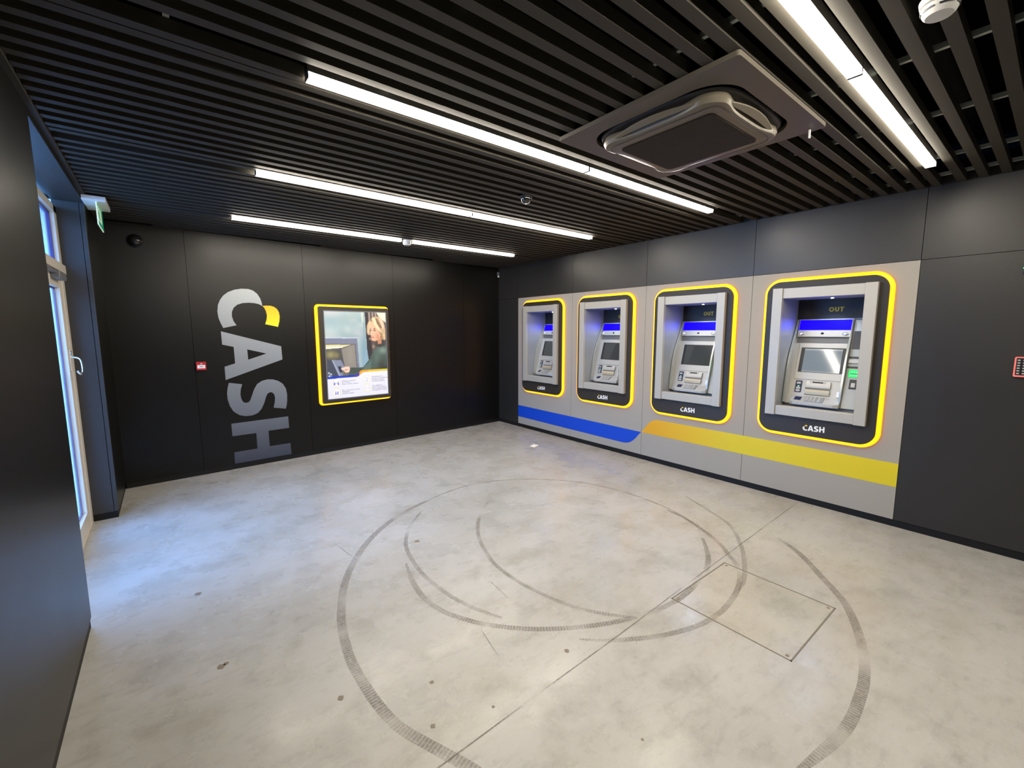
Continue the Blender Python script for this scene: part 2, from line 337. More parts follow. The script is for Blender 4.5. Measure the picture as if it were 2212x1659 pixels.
# saw-cut joint running from the machine wall to the left
for (x0, y0), (x1, y1) in zip([(-0.02, -4.855), (-1.511, -4.904), (-2.899, -4.955), (-3.422, -4.969)], [(-1.511, -4.904), (-2.899, -4.955), (-3.422, -4.969), (-4.9, -5.02)]):
    b_0 = len(fl.v); fl.poly([(x0, y0-0.003, 0.0013), (x1, y1-0.003, 0.0013), (x1, y1+0.003, 0.0013), (x0, y0+0.003, 0.0013)], 5)
    for q_, xx in enumerate((x0, x1, x1, x0)): uvmap[b_0+q_] = (-xx*1.0, 0.006*(q_ > 1))
fl.uv = uvmap
tag(fl.build('floor', [M['floor'], M['tyre'], M['tyre2'], M['scuff'], M['stain'], M['crack']], fix=False), kind='structure')
# flip check: make everything face up
# hatch
h = empty('floor_hatch', (-2.02, -5.27, 0)); tag(h, 'square concrete-filled access hatch set flush in the floor, crossed by tyre marks', 'floor hatch')
hx0, hx1, hy0, hy1 = -2.362, -1.685, -5.612, -4.948
def rel(mb, o):
    mb.v = [(p[0]-o.location.x, p[1]-o.location.y, p[2]-o.location.z) for p in mb.v]; return mb
m = MB(); m.box(hx0+.008, hx1-.008, hy0+.008, hy1-.008, 0.0, 0.0004); rel(m, h).build('cover', M['hatch'], h)
m = MB()
for a in ((hx0, hx1, hy0, hy0+.007), (hx0, hx1, hy1-.007, hy1), (hx0, hx0+.007, hy0, hy1), (hx1-.007, hx1, hy0, hy1)): m.box(*a, 0.0, 0.0016)
rel(m, h).build('edge_frame', M['hatchmetal'], h)
for x, y in ((hx0+.03, hy0+.03), (hx1-.03, hy0+.03), (hx0+.03, hy1-.03), (hx1-.03, hy1-.03)): rel(MB().lathe([(0.009, 0), (0.009, 0.002)], (x, y, 0), n=12), h).build('lifting_key_hole', M['stain'], h)

# ------------------------------------------------------------------ setting: walls
PL = 0.0615; G = 2.19; gp = 0.002
CY = [Y0 - D*(k+.5) for k in range(4)]
w = MB()
w.box(0.4, 0.5, YB, 0.15, -0.1, 3.15, 1)                 # structural wall behind the cladding
edges = [0.12, Y0, Y0-D, Y0-2*D, Y0-3*D, Y0-4*D, Y0-5.6*D, YB]
for i in range(len(edges)-1):
    a, b = edges[i]-gp, edges[i+1]+gp
    w.box(0, 0.02, b, a, G+gp, 2.80, 0)
    if i in (0, 5, 6): w.box(0, 0.02, b, a, PL, G-gp, 0)
for k in range(4):
    a, b = Y0-k*D-gp, Y0-(k+1)*D+gp; c = CY[k]
    w.box(0, 0.02, b, a, 1.98, G-gp, 2); w.box(0, 0.02, b, a, PL, 0.86, 2)
    w.box(0, 0.02, b, c-.36, 0.86, 1.98, 2); w.box(0, 0.02, c+.36, a, 0.86, 1.98, 2)
    # seam backing
for e in edges[1:-1]: w.box(0.0202, 0.03, e-.02, e+.02, 0, 2.8, 1)
w.box(0.0202, 0.03, YB, 0.1, G-.02, G+.02, 1)
tag(w.build('wall_right', [M['dark'], M['seam'], M['grey']]), kind='structure')
tag(MB().box(0.006, 0.03, YB, 0.1, 0, PL).build('baseboard_right', M['plinth']), kind='structure')
# blue and yellow stripes printed on the grey panels
def wp(x): return lambda p: (x, p[0], p[1])
def stripe(name, P, m, lab):
    t = MB().prism(P, [], wp(-0.0012), wp(-0.0002)).build(name, m); tag(t, lab, 'wall stripe', 'coloured stripes on the grey panels'); return t
blue = [(-0.552, 0.376), (-0.552, 0.180)] + [(-2.70, 0.163)] + smooth_pts([(-2.70, 0.163), (-2.80, 0.166), (-2.88, 0.190), (-2.95, 0.245), (-3.0, 0.305), (-3.044, 0.354)], 4)[1:]
stripe('wall_stripe', blue, M['blue'], 'solid blue stripe low on the grey panels under the two farthest cash machines')
yel = smooth_pts([(-3.054, 0.354), (-3.10, 0.42), (-3.16, 0.495), (-3.23, 0.538), (-3.32, 0.548)], 4) + [(-5.546, 0.541), (-5.546, 0.341)]
stripe('wall_stripe', yel, M['yellow'], 'orange to yellow stripe low on the grey panels under the two nearest cash machines')
# far wall
w = MB(); SE = [-0.12, 0.7675, 2.030, 3.267, 4.465, 5.45]
def fbox(mb, a0, a1, z0, z1, o0, o1, mi=0):
    mb.hexa([FWP(a0, z0, o0), FWP(a1, z0, o0), FWP(a1, z0, o1), FWP(a0, z0, o1), FWP(a0, z1, o0), FWP(a1, z1, o0), FWP(a1, z1, o1), FWP(a0, z1, o1)], mi)
for i in range(5): fbox(w, SE[i]+gp*.8, SE[i+1]-gp*.8, PL, 2.80, 0, -0.02, 0)
fbox(w, -0.1, 5.45, -0.1, 3.15, -0.022, -0.15, 1)
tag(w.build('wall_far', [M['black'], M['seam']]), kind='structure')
w = MB(); fbox(w, 0.0, 5.14, 0, PL, -0.006, -0.021); tag(w.build('baseboard_far', M['plinth']), kind='structure')
# left wall with the door opening
JF, JN, SZ = -1.222, -3.08, 2.685
w = MB()
w.box(WX-.02, WX, JF, -0.25, PL, 2.80); w.box(WX-.02, WX, YB, JN, PL, 2.80); w.box(WX-.02, WX, JN, JF, SZ, 2.80)
w.box(-5.62, WX-.02, JF+.02, 0.1, -0.1, 3.15); w.box(-5.62, WX-.02, YB, JN-.02, -0.1, 3.15); w.box(-5.62, WX-.02, JN-.02, JF+.02, SZ+.02, 3.15)
w.box(DX-.02, WX-.032, JF, JF+.02, PL, SZ, 2); w.box(DX-.02, WX-.02, JN-.02, JN, PL, SZ, 2); w.box(DX-.02, WX-.0005, JN, JF, SZ-.0005, SZ+.02, 2)
w.box(-5.62, DX-.02, JF, JF+.02, 0, SZ, 1); w.box(-5.62, DX-.02, JN-.02, JN, 0, SZ, 1)
M['reveal'] = mat('reveal_panel', (0.040, 0.040, 0.040), 0.45, spec=0.5)
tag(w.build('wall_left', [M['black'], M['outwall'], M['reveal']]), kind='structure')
tag(MB().box(WX-.028, WX+.0006, JF-.003, JF+.012, PL, SZ).build('trim_1', M['reveal'], bevel=.002), kind='structure')
w = MB(); w.box(WX-.014, WX-.006, JF, -0.3, 0, PL); w.box(WX-.014, WX-.006, YB, JN, 0, PL); w.box(DX, WX-.006, JF+.006, JF+.016, 0, PL); w.box(DX, WX-.006, JN-.016, JN-.006, 0, PL)
tag(w.build('baseboard_left', M['plinth']), kind='structure')
tag(MB().box(-5.62, 0.5, YB-.1, YB, 0, 3.15).build('wall_back', M['dark']), kind='structure')
# ceiling: black void with dark slats running to the machine wall
w = MB(); w.box(-5.62, 0.5, YB, 0.2, 3.0, 3.1, 1)
k = -45
while True:
    y = -3.97 + 0.11*k; k += 1
    if y > -0.02: break
    if y < YB+.05: continue
    xe = max(WX+.001, min(-0.001, -0.001))
    xl = WX+.03; xr = -0.012
    if y > -0.36: xl = max(xl, 0)  if False else xl
    # keep clear of the slanted far wall
    lim = (-(y+0.03))/math.tan(FA)          # |x| where the wall reaches this y
    if lim < abs(xl): xl = -lim + 0.02
    if xl > xr-0.1: continue
    if any(abs(y-ly) < .052 for ly in (-1.245, -2.745, -4.190, -5.650, -7.15)):
        ly = min((-1.245, -2.745, -4.190, -5.650, -7.15), key=lambda q: abs(y-q)); y = ly + math.copysign(.054, y-ly) if y != ly else ly+.054
    acx0, acx1, acy0, acy1 = -2.80, -1.92, -5.38, -4.46
    segs = [(xl, xr)]
    if acy0 < y < acy1: segs = [(xl, acx0), (acx1, xr)]
    for a, b in segs: w.box(a, b, y-.0235, y+.0235, H, H+.05, 0)
tag(w.build('ceiling', [M['slat'], M['void']]), kind='structure')
w = MB()
for x in (-4.6, -3.77, -2.94, -2.11, -1.36, -0.55, -0.07): w.box(x-.010, x+.010, YB+.02, -0.42, H+.052, H+.075)
rl = w.build('ceiling_rail', M['steel']); tag(rl, kind='structure'); rl.name = 'trim_2'
w = MB(); w.box(WX+.0008, WX+.028, YB+.02, -0.36, H-.012, H+.03); tag(w.build('trim_3', M['slat']), kind='structure')

# ------------------------------------------------------------------ door in the left wall
d = empty('door_1', (DX, -1.9, 0)); tag(d, kind='structure'); d['label'] = 'white framed glazed entrance door with light above, deep in the left wall opening'
def DB(*a): return MB().box(*a)
x1 = DX; x0 = DX-.06
m = MB(); m.box(x0, x1, JF-.10, JF, 0.0, SZ-.055); m.box(x0, x1, JN, JN+.06, 0.0, SZ-.055); m.box(x0, x1, JN, JF, SZ-.115, SZ-.055); m.box(x0, x1+.018, JN, JF-.0, 2.10, 2.17)
m.box(x0, x1, JN+.06, JF-.10, 0.0, 0.022)
rel(m, d).build('frame', M['doorframe'], d, bevel=.004)
def leaf(y0, y1, nm):
    m = MB(); a, b = x0+.004, x1-.006
    m.box(a, b, y1-.10, y1, 0.025, 2.095); m.box(a, b, y0, y0+.10, 0.025, 2.095); m.box(a, b, y0+.1, y1-.1, 1.98, 2.095); m.box(a, b, y0+.1, y1-.1, 0.025, 0.15)
    L = rel(m, d).build(nm, M['doorframe'], d, bevel=.004)
    m = MB(); q = .012
    m.box(a+.01, b-.028, y1-.10-q, y1-.10, .15, 1.98); m.box(a+.01, b-.028, y0+.1, y0+.1+q, .15, 1.98); m.box(a+.01, b-.028, y0+.1, y1-.1, 1.98-q, 1.98); m.box(a+.01, b-.028, y0+.1, y1-.1, .15, .15+q)
    s_ = rel(m, d); g_ = s_.build('gasket', M['gasket'], L)
    rel(MB().box(a+.018, a+.024, y0+.11, y1-.11, .16, 1.97), d).build('glass_pane', M['glass'], L)
    return L
L1 = leaf(-2.06, JF-.102, 'door_leaf'); L2 = leaf(JN+.062, -2.066, 'door_leaf')
rel(MB().box(x0+.02, x0+.026, JN+.07, JF-.11, 2.17, SZ-.115), d).build('fanlight_pane', M['glass'], d)
m = MB(); q = .015
m.box(x0+.012, x0+.034, JF-.10-q, JF-.10, 2.17, SZ-.115); m.box(x0+.012, x0+.034, JN+.06, JF-.1, SZ-.115-q, SZ-.115)
rel(m, d).build('fanlight_gasket', M['gasket'], d)
cl = rel(MB().box(x1-.006, x1+.045, -1.74, -1.47, 2.03, 2.085), d).build('door_closer', M['silver_dk'], d, bevel=.006)
rel(MB().box(x1+.0, x1+.03, -2.0, -1.74, 2.065, 2.078), d).build('closer_arm', M['silver_dk'], cl)
hp = rel(MB().box(x1-.006, x1+.004, -1.40, -1.36, 1.33, 1.50), d).build('handle_plate', M['doorframe'], L1, bevel=.003)
P = smooth_pts([(x1+.002, -1.38, 1.44), (x1+.045, -1.385, 1.43), (x1+.062, -1.40, 1.40), (x1+.070, -1.44, 1.33), (x1+.062, -1.47, 1.305), (x1+.045, -1.49, 1.33)], 5)
rel(MB().tube(P, .008), d).build('lever_handle', M['chrome'], L1, smooth=True)
lk = rel(MB().lathe([(.014, 0), (.014, .012)], (x1-.002, -1.38, 1.475), 'x', 16), d).build('lock_cylinder', M['chrome'], L1, smooth=True)
m = MB(); m.tube([(x0-.05, -1.62, .55), (x0-.05, -1.62, 1.35)], .018)
for z in (.62, 1.28): m.tube([(x0+.004, -1.62, z), (x0-.05, -1.62, z)], .009)
rel(m, d).build('outside_pull_bar', M['steelpull'], L1, smooth=True)
rel(MB().box(x0-.001, x0+.006, -1.85, -1.70, 1.50, 1.60), d).build('door_sticker', M['white'], L1)
# outside: pavement and a pale boundary wall
w = MB().box(-30, -5.34, -20, 20, -0.12, -0.03); g = w.build('outdoor_ground', M['outwall']); tag(g, kind='structure'); g.name = 'trim_4'
M['pave'] = noisy(mat('pavement', (0.42, 0.44, 0.45), 0.85), 4, 0.15, 0.05); g.data.materials[0] = M['pave']

# ------------------------------------------------------------------ ceiling lamps
def lamp(y, xa, xm, xb, lab, gap=0.004):
    t = empty('linear_lamp', ((xa+xb)/2, y, H)); tag(t, lab, 'ceiling lamp', 'linear lamps set between the ceiling slats')
    m = MB()
    for a, b in ((xa, xm-gap), (xm+gap, xb)):
        m.box(a, b, y-.026, y+.026, H+.004, H+.045); m.box(a, a+.003, y-.026, y+.026, H-.0216, H+.004); m.box(b-.003, b, y-.026, y+.026, H-.0216, H+.004)
    rel(m, t).build('housing', M['lampbody'], t)
    for a, b in ((xa+.0035, xm-gap-.0035), (xm+gap+.0035, xb-.0035)):
        L = []
        for x in (a, b):
            L.append([(x, y-.0255, H+.004), (x, y-.0255, H-.021), (x, y+.0255, H-.021), (x, y+.0255, H+.004)])
        mm = MB(); mm.loops(L, closed_u=False, caps=False)
        mm.m = [1 if i == 1 else 0 for i in range(len(mm.f))]
        rel(mm, t).build('diffuser', [M['diff'], M['diff_face']], t, fix=False)
        A = bpy.data.lights.new('lamp_light', 'AREA'); A.shape = 'RECTANGLE'; A.size = b-a; A.size_y = .0505; A.color = LAMP_COL
        A.energy = LAMP_POWER*(b-a)*.0505*math.pi; ao = bpy.data.objects.new('lamp_light', A); COL.objects.link(ao); ao.parent = t
        ao.location = ((a+b)/2-t.location.x, 0, -.0214)
    return t
lamp(-1.245, -4.11, -2.315, -0.66, 'glowing ceiling lamp line nearest the far wall, split by a smoke detector', 0.068)
lamp(-2.745, -4.12, -2.36, -0.693, 'thin glowing ceiling lamp line, second from the far wall')
lamp(-4.190, -4.133, -2.368, -0.70, 'long glowing ceiling lamp line just beyond the air conditioner, third from the far wall')
lamp(-5.650, -4.13, -2.31, -0.645, 'brightest broad ceiling lamp line at the top right, near side of the air conditioner')
lamp(-7.15, -4.13, -2.31, -0.645, 'fifth ceiling lamp line, nearest the back wall, outside the picture')  # unseen; added behind the camera for room light, at the row's spacing

# ------------------------------------------------------------------ ceiling cassette air conditioner
acx, acy = -2.36, -4.92
ac = empty('air_conditioner', (acx, acy, H)); tag(ac, 'large square ceiling cassette air conditioner with rounded dark grille between two lamp lines', 'air conditioner')
def hz(z): return lambda p: (p[0], p[1], z)
rel(MB().prism(rrect(acx, acy, .495, .50, .015), [rrect(acx, acy, .395, .40, .17)], hz(H-.001), hz(H-.022)), ac).build('surround_frame', M['acframe'], ac, bevel=.003)
def super_loop(hw, hh, p, n=96, dx=0, dy=0):
    out = []
    for i in range(n):
        a = 2*math.pi*i/n; c, s = math.cos(a), math.sin(a)
        out.append((acx+dx+hw*math.copysign(abs(c)**(2/p), c), acy+dy+hh*math.copysign(abs(s)**(2/p), s)))
    return out
# body: dished rounded square, corners wide and sides pinched in where the flaps sit
def body_loop(s, z, pinch):
    out = []
    n = 128
    for i in range(n):
        a = 2*math.pi*i/n; c, q = math.cos(a), math.sin(a); p = 4.2
        x = .385*s*math.copysign(abs(c)**(2/p), c); y = .39*s*math.copysign(abs(q)**(2/p), q)
        k = pinch*(math.cos(2*a)**2)**1.6
        x -= k*x if abs(c) > abs(q) else 0; y -= k*y if abs(q) >= abs(c) else 0
        out.append((acx+x, acy+y, z))
    return out
m = MB(); m.loops([body_loop(.98, H-.005, 0), body_loop(1.0, H-.018, 0), body_loop(.985, H-.025, 0)], caps=True)
rel(m, ac).build('outlet_recess', M['acdark'], ac, smooth=True)
m = MB(); m.loops([body_loop(.95, H-.02, .14), body_loop(.97, H-.05, .14), body_loop(.945, H-.068, .14), body_loop(.88, H-.074, .13), body_loop(.72, H-.076, 0.0)], caps=True)
rel(m, ac).build('lower_panel', M['acbody'], ac, smooth=True)
gl_ = rel(MB().prism(rrect(acx, acy, .245, .265, .03), [], hz(H-.0765), hz(H-.081)), ac)
M['grille'] = mat('ac_grille', (0.026, 0.024, 0.019), 0.6, spec=0.2); nt = M['grille'].node_tree; b_ = nt.nodes['Principled BSDF']
ge = N(nt, 'ShaderNodeNewGeometry'); wv = N(nt, 'ShaderNodeTexWave', bands_direction='Y'); wv.inputs['Scale'].default_value = 28; nt.links.new(ge.outputs['Position'], wv.inputs['Vector'])
bp = N(nt, 'ShaderNodeBump'); bp.inputs['Strength'].default_value = 0.6; bp.inputs['Distance'].default_value = .004; nt.links.new(wv.outputs['Fac'], bp.inputs['Height']); nt.links.new(bp.outputs[0], b_.inputs['Normal'])
gl_.build('intake_grille', M['grille'], ac)
m = MB(); m.prism(rrect(acx, acy, .300, .315, .06), [rrect(acx, acy, .297, .312, .058)], hz(H-.0762), hz(H-.0772)); rel(m, ac).build('panel_seam', M['acdark'], ac)
for ang in range(4):     # four air flaps, lens shaped
    P1 = []; n = 24
    for i in range(n+1): t = -1+2*i/n; P1.append((t*.225, .385-.05*t*t*.9))
    P2 = [(t_x, .325+.010*(1-(t_x/.225)**2)) for t_x in [(.225-2*.225*i/n) for i in range(n+1)]]
    poly = P1 + P2[1:-1]; ca, sa = math.cos(ang*math.pi/2), math.sin(ang*math.pi/2)
    rot = lambda x, y: (acx + x*ca - y*sa, acy + x*sa + y*ca)
    fa = lambda p: (*rot(*p), H-.030 - (.385-p[1])*0.45)
    fb = lambda p: (*rot(*p), H-.036 - (.385-p[1])*0.45)
    mm = MB(); mm.prism([(x, .345+(y-.345)*.62) for x, y in poly], [], fa, fb)
    rel(mm, ac).build('air_flap', M['acbody'], ac)
rel(MB().box(acx+.455, acx+.462, acy-.44, acy-.432, H-.065, H-.02), ac).build('cable_tie', M['whiteplastic'], ac)

# ------------------------------------------------------------------ cash machines
th = math.atan(0.2822)
nx, nz = -math.cos(th), math.sin(th)
def FP(s, z, off=0.0):
    return (0.10+(z-0.93)*0.2822 + nx*off, s - 0.29*off, z + nz*off)
def slab(mb, s0, s1, z0, z1, o0, o1, mi=0):
    s0, s1 = sorted((s0, s1)); z0, z1 = sorted((z0, z1))
    return mb.hexa([FP(s0, z0, o0), FP(s1, z0, o0), FP(s1, z0, o1), FP(s0, z0, o1), FP(s0, z1, o0), FP(s1, z1, o0), FP(s1, z1, o1), FP(s0, z1, o1)], mi)
CASH = dict(
 C=[(4.169,1.681),(4.189,1.733),(4.207,1.793),(4.213,1.866),(4.202,1.945),(4.176,2.005),(4.145,2.05),(4.096,2.092),(4.03,2.123),(3.959,2.139),(3.887,2.14),(3.839,2.124),(3.798,2.089),(3.77,2.038),(3.757,1.99),(3.751,1.947),(3.787,1.967),(3.836,1.978),(3.897,1.98),(3.958,1.973),(4.012,1.952),(4.05,1.917),(4.071,1.87),(4.075,1.816),(4.063,1.762),(4.035,1.713)],
 Cy=[(3.751,1.947),(3.712,1.953),(3.661,1.953),(3.623,1.94),(3.592,1.915),(3.573,1.876),(3.567,1.826),(3.574,1.769),(3.593,1.697),(3.734,1.729),(3.716,1.781),(3.708,1.837),(3.716,1.887),(3.733,1.928)],
 A=[(4.195,1.643),(3.573,1.457),(3.568,1.292),(4.186,1.079),(4.187,1.234),(4.079,1.268),(4.081,1.462),(4.193,1.491)], Ah=[(3.945,1.429),(3.742,1.372),(3.942,1.305)],
 S=[(4.157,1.044),(4.024,1.016),(4.043,0.953),(4.05,0.89),(4.044,0.84),(4.029,0.803),(4.003,0.788),(3.974,0.79),(3.951,0.816),(3.928,0.878),(3.902,0.947),(3.867,1.005),(3.814,1.04),(3.755,1.054),(3.69,1.049),(3.632,1.026),(3.581,0.985),(3.55,0.923),(3.54,0.846),(3.544,0.764),(3.555,0.698),(3.567,0.665),(3.704,0.695),(3.689,0.75),(3.679,0.816),(3.687,0.861),(3.707,0.887),(3.732,0.893),(3.763,0.876),(3.782,0.834),(3.805,0.763),(3.839,0.694),(3.883,0.648),(3.941,0.628),(4.01,0.627),(4.075,0.648),(4.132,0.698),(4.166,0.769),(4.182,0.848),(4.184,0.917),(4.174,0.985)],
 H=[(4.166,0.556),(3.544,0.563),(3.541,0.413),(3.78,0.411),(3.777,0.213),(3.537,0.212),(3.533,0.066),(4.160,0.066),(4.158,0.207),(3.913,0.209),(3.914,0.404),(4.164,0.404)])
def dens(P, corners):       # round the curved letters a little more
    return smooth_pts(P, 3, True) if False else P
def small_word(mb, y_left, z_bot, height, x0, x1, which, mi=0):
    """the same word, upright: reading direction is the wall's -z turned to -y"""
    k = height/0.62
    f = lambda p: (y_left - (2.14-p[1])*k, z_bot + (4.19-p[0])*k)
    for key in which:
        P = [f(p) for p in CASH[key]]; hl = [[f(p) for p in CASH['Ah']]] if key == 'A' else []
        mb.prism(P, hl, wp(x0), wp(x1), mi)
def word_out(mb, cy, z0, hgt, x0, x1):
    t = hgt*.26; y = cy + hgt*1.37; n = 24
    wo = hgt*.96
    ell = lambda a, b: [(y-wo/2+a*math.cos(2*math.pi*i/n), z0+hgt/2+b*math.sin(2*math.pi*i/n)) for i in range(n)]
    mb.prism(ell(wo/2, hgt*.51), [ell(wo/2-t, hgt*.51-t*.85)], wp(x0), wp(x1)); y -= wo + hgt*.13
    wu = hgt*.76; q = hgt*.40
    P = [(y, z0+hgt), (y, z0+q)] + [(y-wu/2+wu/2*math.cos(R(a)), z0+q-q*math.sin(R(a))) for a in range(15, 180, 15)] + [(y-wu, z0+q), (y-wu, z0+hgt), (y-wu+t, z0+hgt), (y-wu+t, z0+q)]
    P += [(y-wu/2-(wu/2-t)*math.cos(R(a)), z0+q-(q-t*.85)*math.sin(R(a))) for a in range(15, 180, 15)] + [(y-t, z0+q), (y-t, z0+hgt)]
    mb.prism(P, [], wp(x0), wp(x1)); y -= wu + hgt*.08
    wt = hgt*.80
    mb.prism([(y, z0+hgt), (y-wt, z0+hgt), (y-wt, z0+hgt-t*.85), (y-wt/2-t/2, z0+hgt-t*.85), (y-wt/2-t/2, z0), (y-wt/2+t/2, z0), (y-wt/2+t/2, z0+hgt-t*.85), (y, z0+hgt-t*.85)], [], wp(x0), wp(x1))

def make_atm():
    T = empty('cash_machine', (0, 0, 0))
    PC, PHH, PHW = 1.38, 0.72, 0.462
    outer = rrect(0, PC, PHW, PHH, .118, 14)
    hole = [(-.335, .84), (.335, .84), (.335, 2.0), (-.335, 2.0)]
    pl = MB().prism(outer, [hole], wp(-0.048), wp(-0.030)).build('surround_plate', M['plate'], T, bevel=.002)
    m = MB(); small_word(m, .073, .712, .052, -0.0490, -0.0481, 'CASH' if False else ['C', 'A', 'S', 'H']); m.build('lettering', M['white'], pl)
    m = MB(); small_word(m, .073, .712, .052, -0.0490, -0.0481, ['Cy']); m.build('lettering_accent', M['accent2'], pl)
    # neon ring behind the plate edge
    prof = [(-.012, -.0005), (.020, -.0005), (.029, -.006), (.031, -.014), (.027, -.024), (.018, -.030), (.004, -.0335), (-.012, -.0335)]
    L = [[(x, p[0], p[1]) for p in rrect(0, PC, PHW+o, PHH+o, .118+o, 14)] for o, x in prof]
    mb = MB(); mb.loops(L, closed_u=True, closed_v=True, mfun=lambda i: 1 if i in (0, 1, 2, 3) else 0)
    mb.build('light_ring', [M['ringin'], M['ringout']], T, smooth=True)
    # portal
    for s in (1, -1):
        MB().box(-.092, -.049, s*.312, s*.397, .83, 2.038).build('pilaster', M['silver'], T, bevel=.003)
    MB().box(-.078, .0, -.3118, .3118, 1.943, 2.035).build('header', M['silver'], T, bevel=.002)
    MB().box(-.078, .0, -.3118, .3118, .832, .920).build('sill', M['silver'], T, bevel=.004)
    m = MB(); m.box(-.0485, .345, .3122, .322, .85, 1.99); m.box(-.0485, .345, -.322, -.3122, .85, 1.99); m.box(.0005, .345, -.3122, .3122, 1.943, 1.955); m.box(.0005, .345, -.3122, .3122, .885, .905); m.box(.345, .355, -.322, .322, .85, 1.99)
    m.build('recess_lining', M['silver_rec'], T)
    bpn = MB().box(.331, .3445, -.3115, .3115, 1.758, 1.9425).build('back_panel', M['outpanel'], T)
    m = MB(); word_out(m, -.009, 1.820, .044, .3298, .3309); m.build('lettering', M['outword'], bpn)
    MB().lathe([(.012, 0), (.012, -.003), (.009, -.004)], (.20, -.005, 1.9425), 'z', 16).build('downlight', M['led'], T)
    # carcass
    m = MB(); prof = [(.344, .907), (.344, 1.752), FP(0, 1.752, -.03)[::2], FP(0, .915, -.03)[::2]]
    m.prism(prof, [], lambda p: (p[0], .3105, p[1]), lambda p: (p[0], -.3105, p[1])); m.build('carcass', M['silver_dk'], T)
    # main module (screen side) and service column
    mm = slab(MB(), -.150, .296, .932, 1.745, -.029, 0).build('main_module', M['silver2'], T, bevel=.003)
    # cheeks: curved fins either side
    cp = [(.312, 1.746), (.285, 1.68), (.240, 1.589), (.160, 1.43), (.120, 1.31), (.098, 1.20), (.078, 1.08), (.068, .99), (.064, .945)]
    cp = smooth_pts(cp, 3)
    back = [FP(0, z, -.005)[::2] for z in (.935, 1.2, 1.5, 1.744)]
    for s0, s1, nm in ((.303, .288, 'cheek'), (-.148, -.161, 'cheek')):
        kk = 1.0 if s0 > 0 else 0.55
        P = [(FP(0, z)[0]*(1-kk) + x*kk, z) for x, z in cp]
        c = MB().prism(P + back, [], lambda p: (p[0], s0, p[1]), lambda p: (p[0], s1, p[1])).build(nm, M['silver2'], T)
        front = MB(); Lp = []
        for x, z in P: Lp.append([(x-.0015, s0+.0008, z), (x-.0015, s1-.0008, z), (x+.004, s1-.0008, z), (x+.004, s0+.0008, z)])
        front.loops(Lp, caps=True); front.build('edge_trim', M['rim'], c, smooth=True)
    hd = slab(MB(), -.147, .287, 1.574, 1.742, 0, .030).build('display_header', M['silver2'], T, bevel=.002)
    slab(MB(), -.140, .281, 1.638, 1.735, .030, .0325).build('lit_display', M['bluedisp'], hd)
    for s in (.252, -.104):
        m = MB(); m.lathe([(.024, -.008), (.024, .001), (.018, .005)], (0, 0, 0), 'x', 20)
        P = Vector(FP(s, 1.601, .034)); m.v = [(P.x - v[0], P.y + v[1], P.z + v[2]*.62) for v in m.v]; q = m.build('light_cluster', M['chrome'], hd, smooth=True)
        m = MB()
        for a, b in ((-.009, .003), (.008, -.002), (.0, .006)): m.lathe([(.0035, .0), (.0035, .002)], (0, a, b), 'x', 10)
        m.v = [(P.x - v[0]-.0065, P.y + v[1], P.z + v[2]) for v in m.v]; m.build('light_point', M['led2'], q)
    m = MB(); m.lathe([(.013, -.006), (.013, .001), (.009, .0)], (0, 0, 0), 'x', 18); P = Vector(FP(.078, 1.605, .032)); m.v = [(P.x - v[0], P.y+v[1], P.z+v[2]*.8) for v in m.v]; m.build('camera_eye', M['lens'], hd, smooth=True)
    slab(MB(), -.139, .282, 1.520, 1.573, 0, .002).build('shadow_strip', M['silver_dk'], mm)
    sf = slab(MB(), -.137, .251, 1.170, 1.518, 0.0, .006).build('screen_frame', M['silver2'], T, bevel=.002)
    bz = slab(MB(), -.134, .229, 1.238, 1.474, .006, .008).build('screen_bezel', M['ink'], sf)
    sc = slab(MB(), -.110, .198, 1.242, 1.463, .008, .0092).build('screen', M['screen'], sf)
    rd = slab(MB(), .172, .227, 1.045, 1.154, .0, .008).build('card_reader', M['navy'], T, bevel=.001)
    for z, mt in ((1.132, 'silver'), (1.084, 'silver2'), (1.060, 'silver')): slab(MB(), .182, .217, z-.010, z+.008, .008, .016).build('card_slot', M[mt], rd)
    slab(MB(), .192, .206, 1.098, 1.106, .008, .011).build('slot_light', M['greenlt'], rd)
    slot = slab(MB(), -.018, .103, 1.138, 1.152, .013, .018).build('receipt_slot', M['ink'], T)
    slab(MB(), .086, .100, 1.141, 1.149, .018, .0195).build('slot_end', M['whiteplastic'], slot); slab(MB(), -.015, -.001, 1.141, 1.149, .018, .0195).build('slot_end', M['whiteplastic'], slot)
    csh = slab(MB(), -.061, .139, 1.026, 1.157, .0, .006).build('cash_dispenser', M['silver_dk'], T)
    # rounded hood above and cream shutter below
    L = []
    for s in (-.060, .138): L.append([FP(s, z, o) for z, o in ((1.158, .0), (1.155, .013), (1.120, .022), (1.096, .020), (1.088, .012), (1.088, .0))])
    MB().loops(L, caps=True).build('dispenser_hood', M['silver2'], csh, smooth=True)
    L = []
    for s in (-.060, .138): L.append([FP(s, z, o) for z, o in ((1.078, .004), (1.077, .014), (1.060, .022), (1.040, .018), (1.030, .012), (1.029, .004))])
    MB().loops(L, caps=True).build('dispenser_shutter', M['cream'], csh, smooth=True)
    slab(MB(), -.146, -.118, 1.026, 1.078, .0, .008).build('contact_socket', M['white'], T, bevel=.001)
    slab(MB(), -.140, -.124, 1.034, 1.046, .008, .0095).build('socket_hole', M['ink'], T) if False else None
    # keypad tray
    P = [(-.153, .128, 1.014), (.238, .128, 1.014), (.238, .055, .968), (.205, .040, .962), (-.12, .040, .962), (-.160, .058, .968)]
    top = [(x, s, z) for s, x, z in P]; bot = [(x, s, .934) for s, x, z in P]
    m = MB(); m.loops([bot, top], caps=True); tr = m.build('keypad_tray', M['silver2'], T, bevel=.002)
    tx = lambda s, x: (x, s, .9645 + (x-.046)*.60 + .0012)
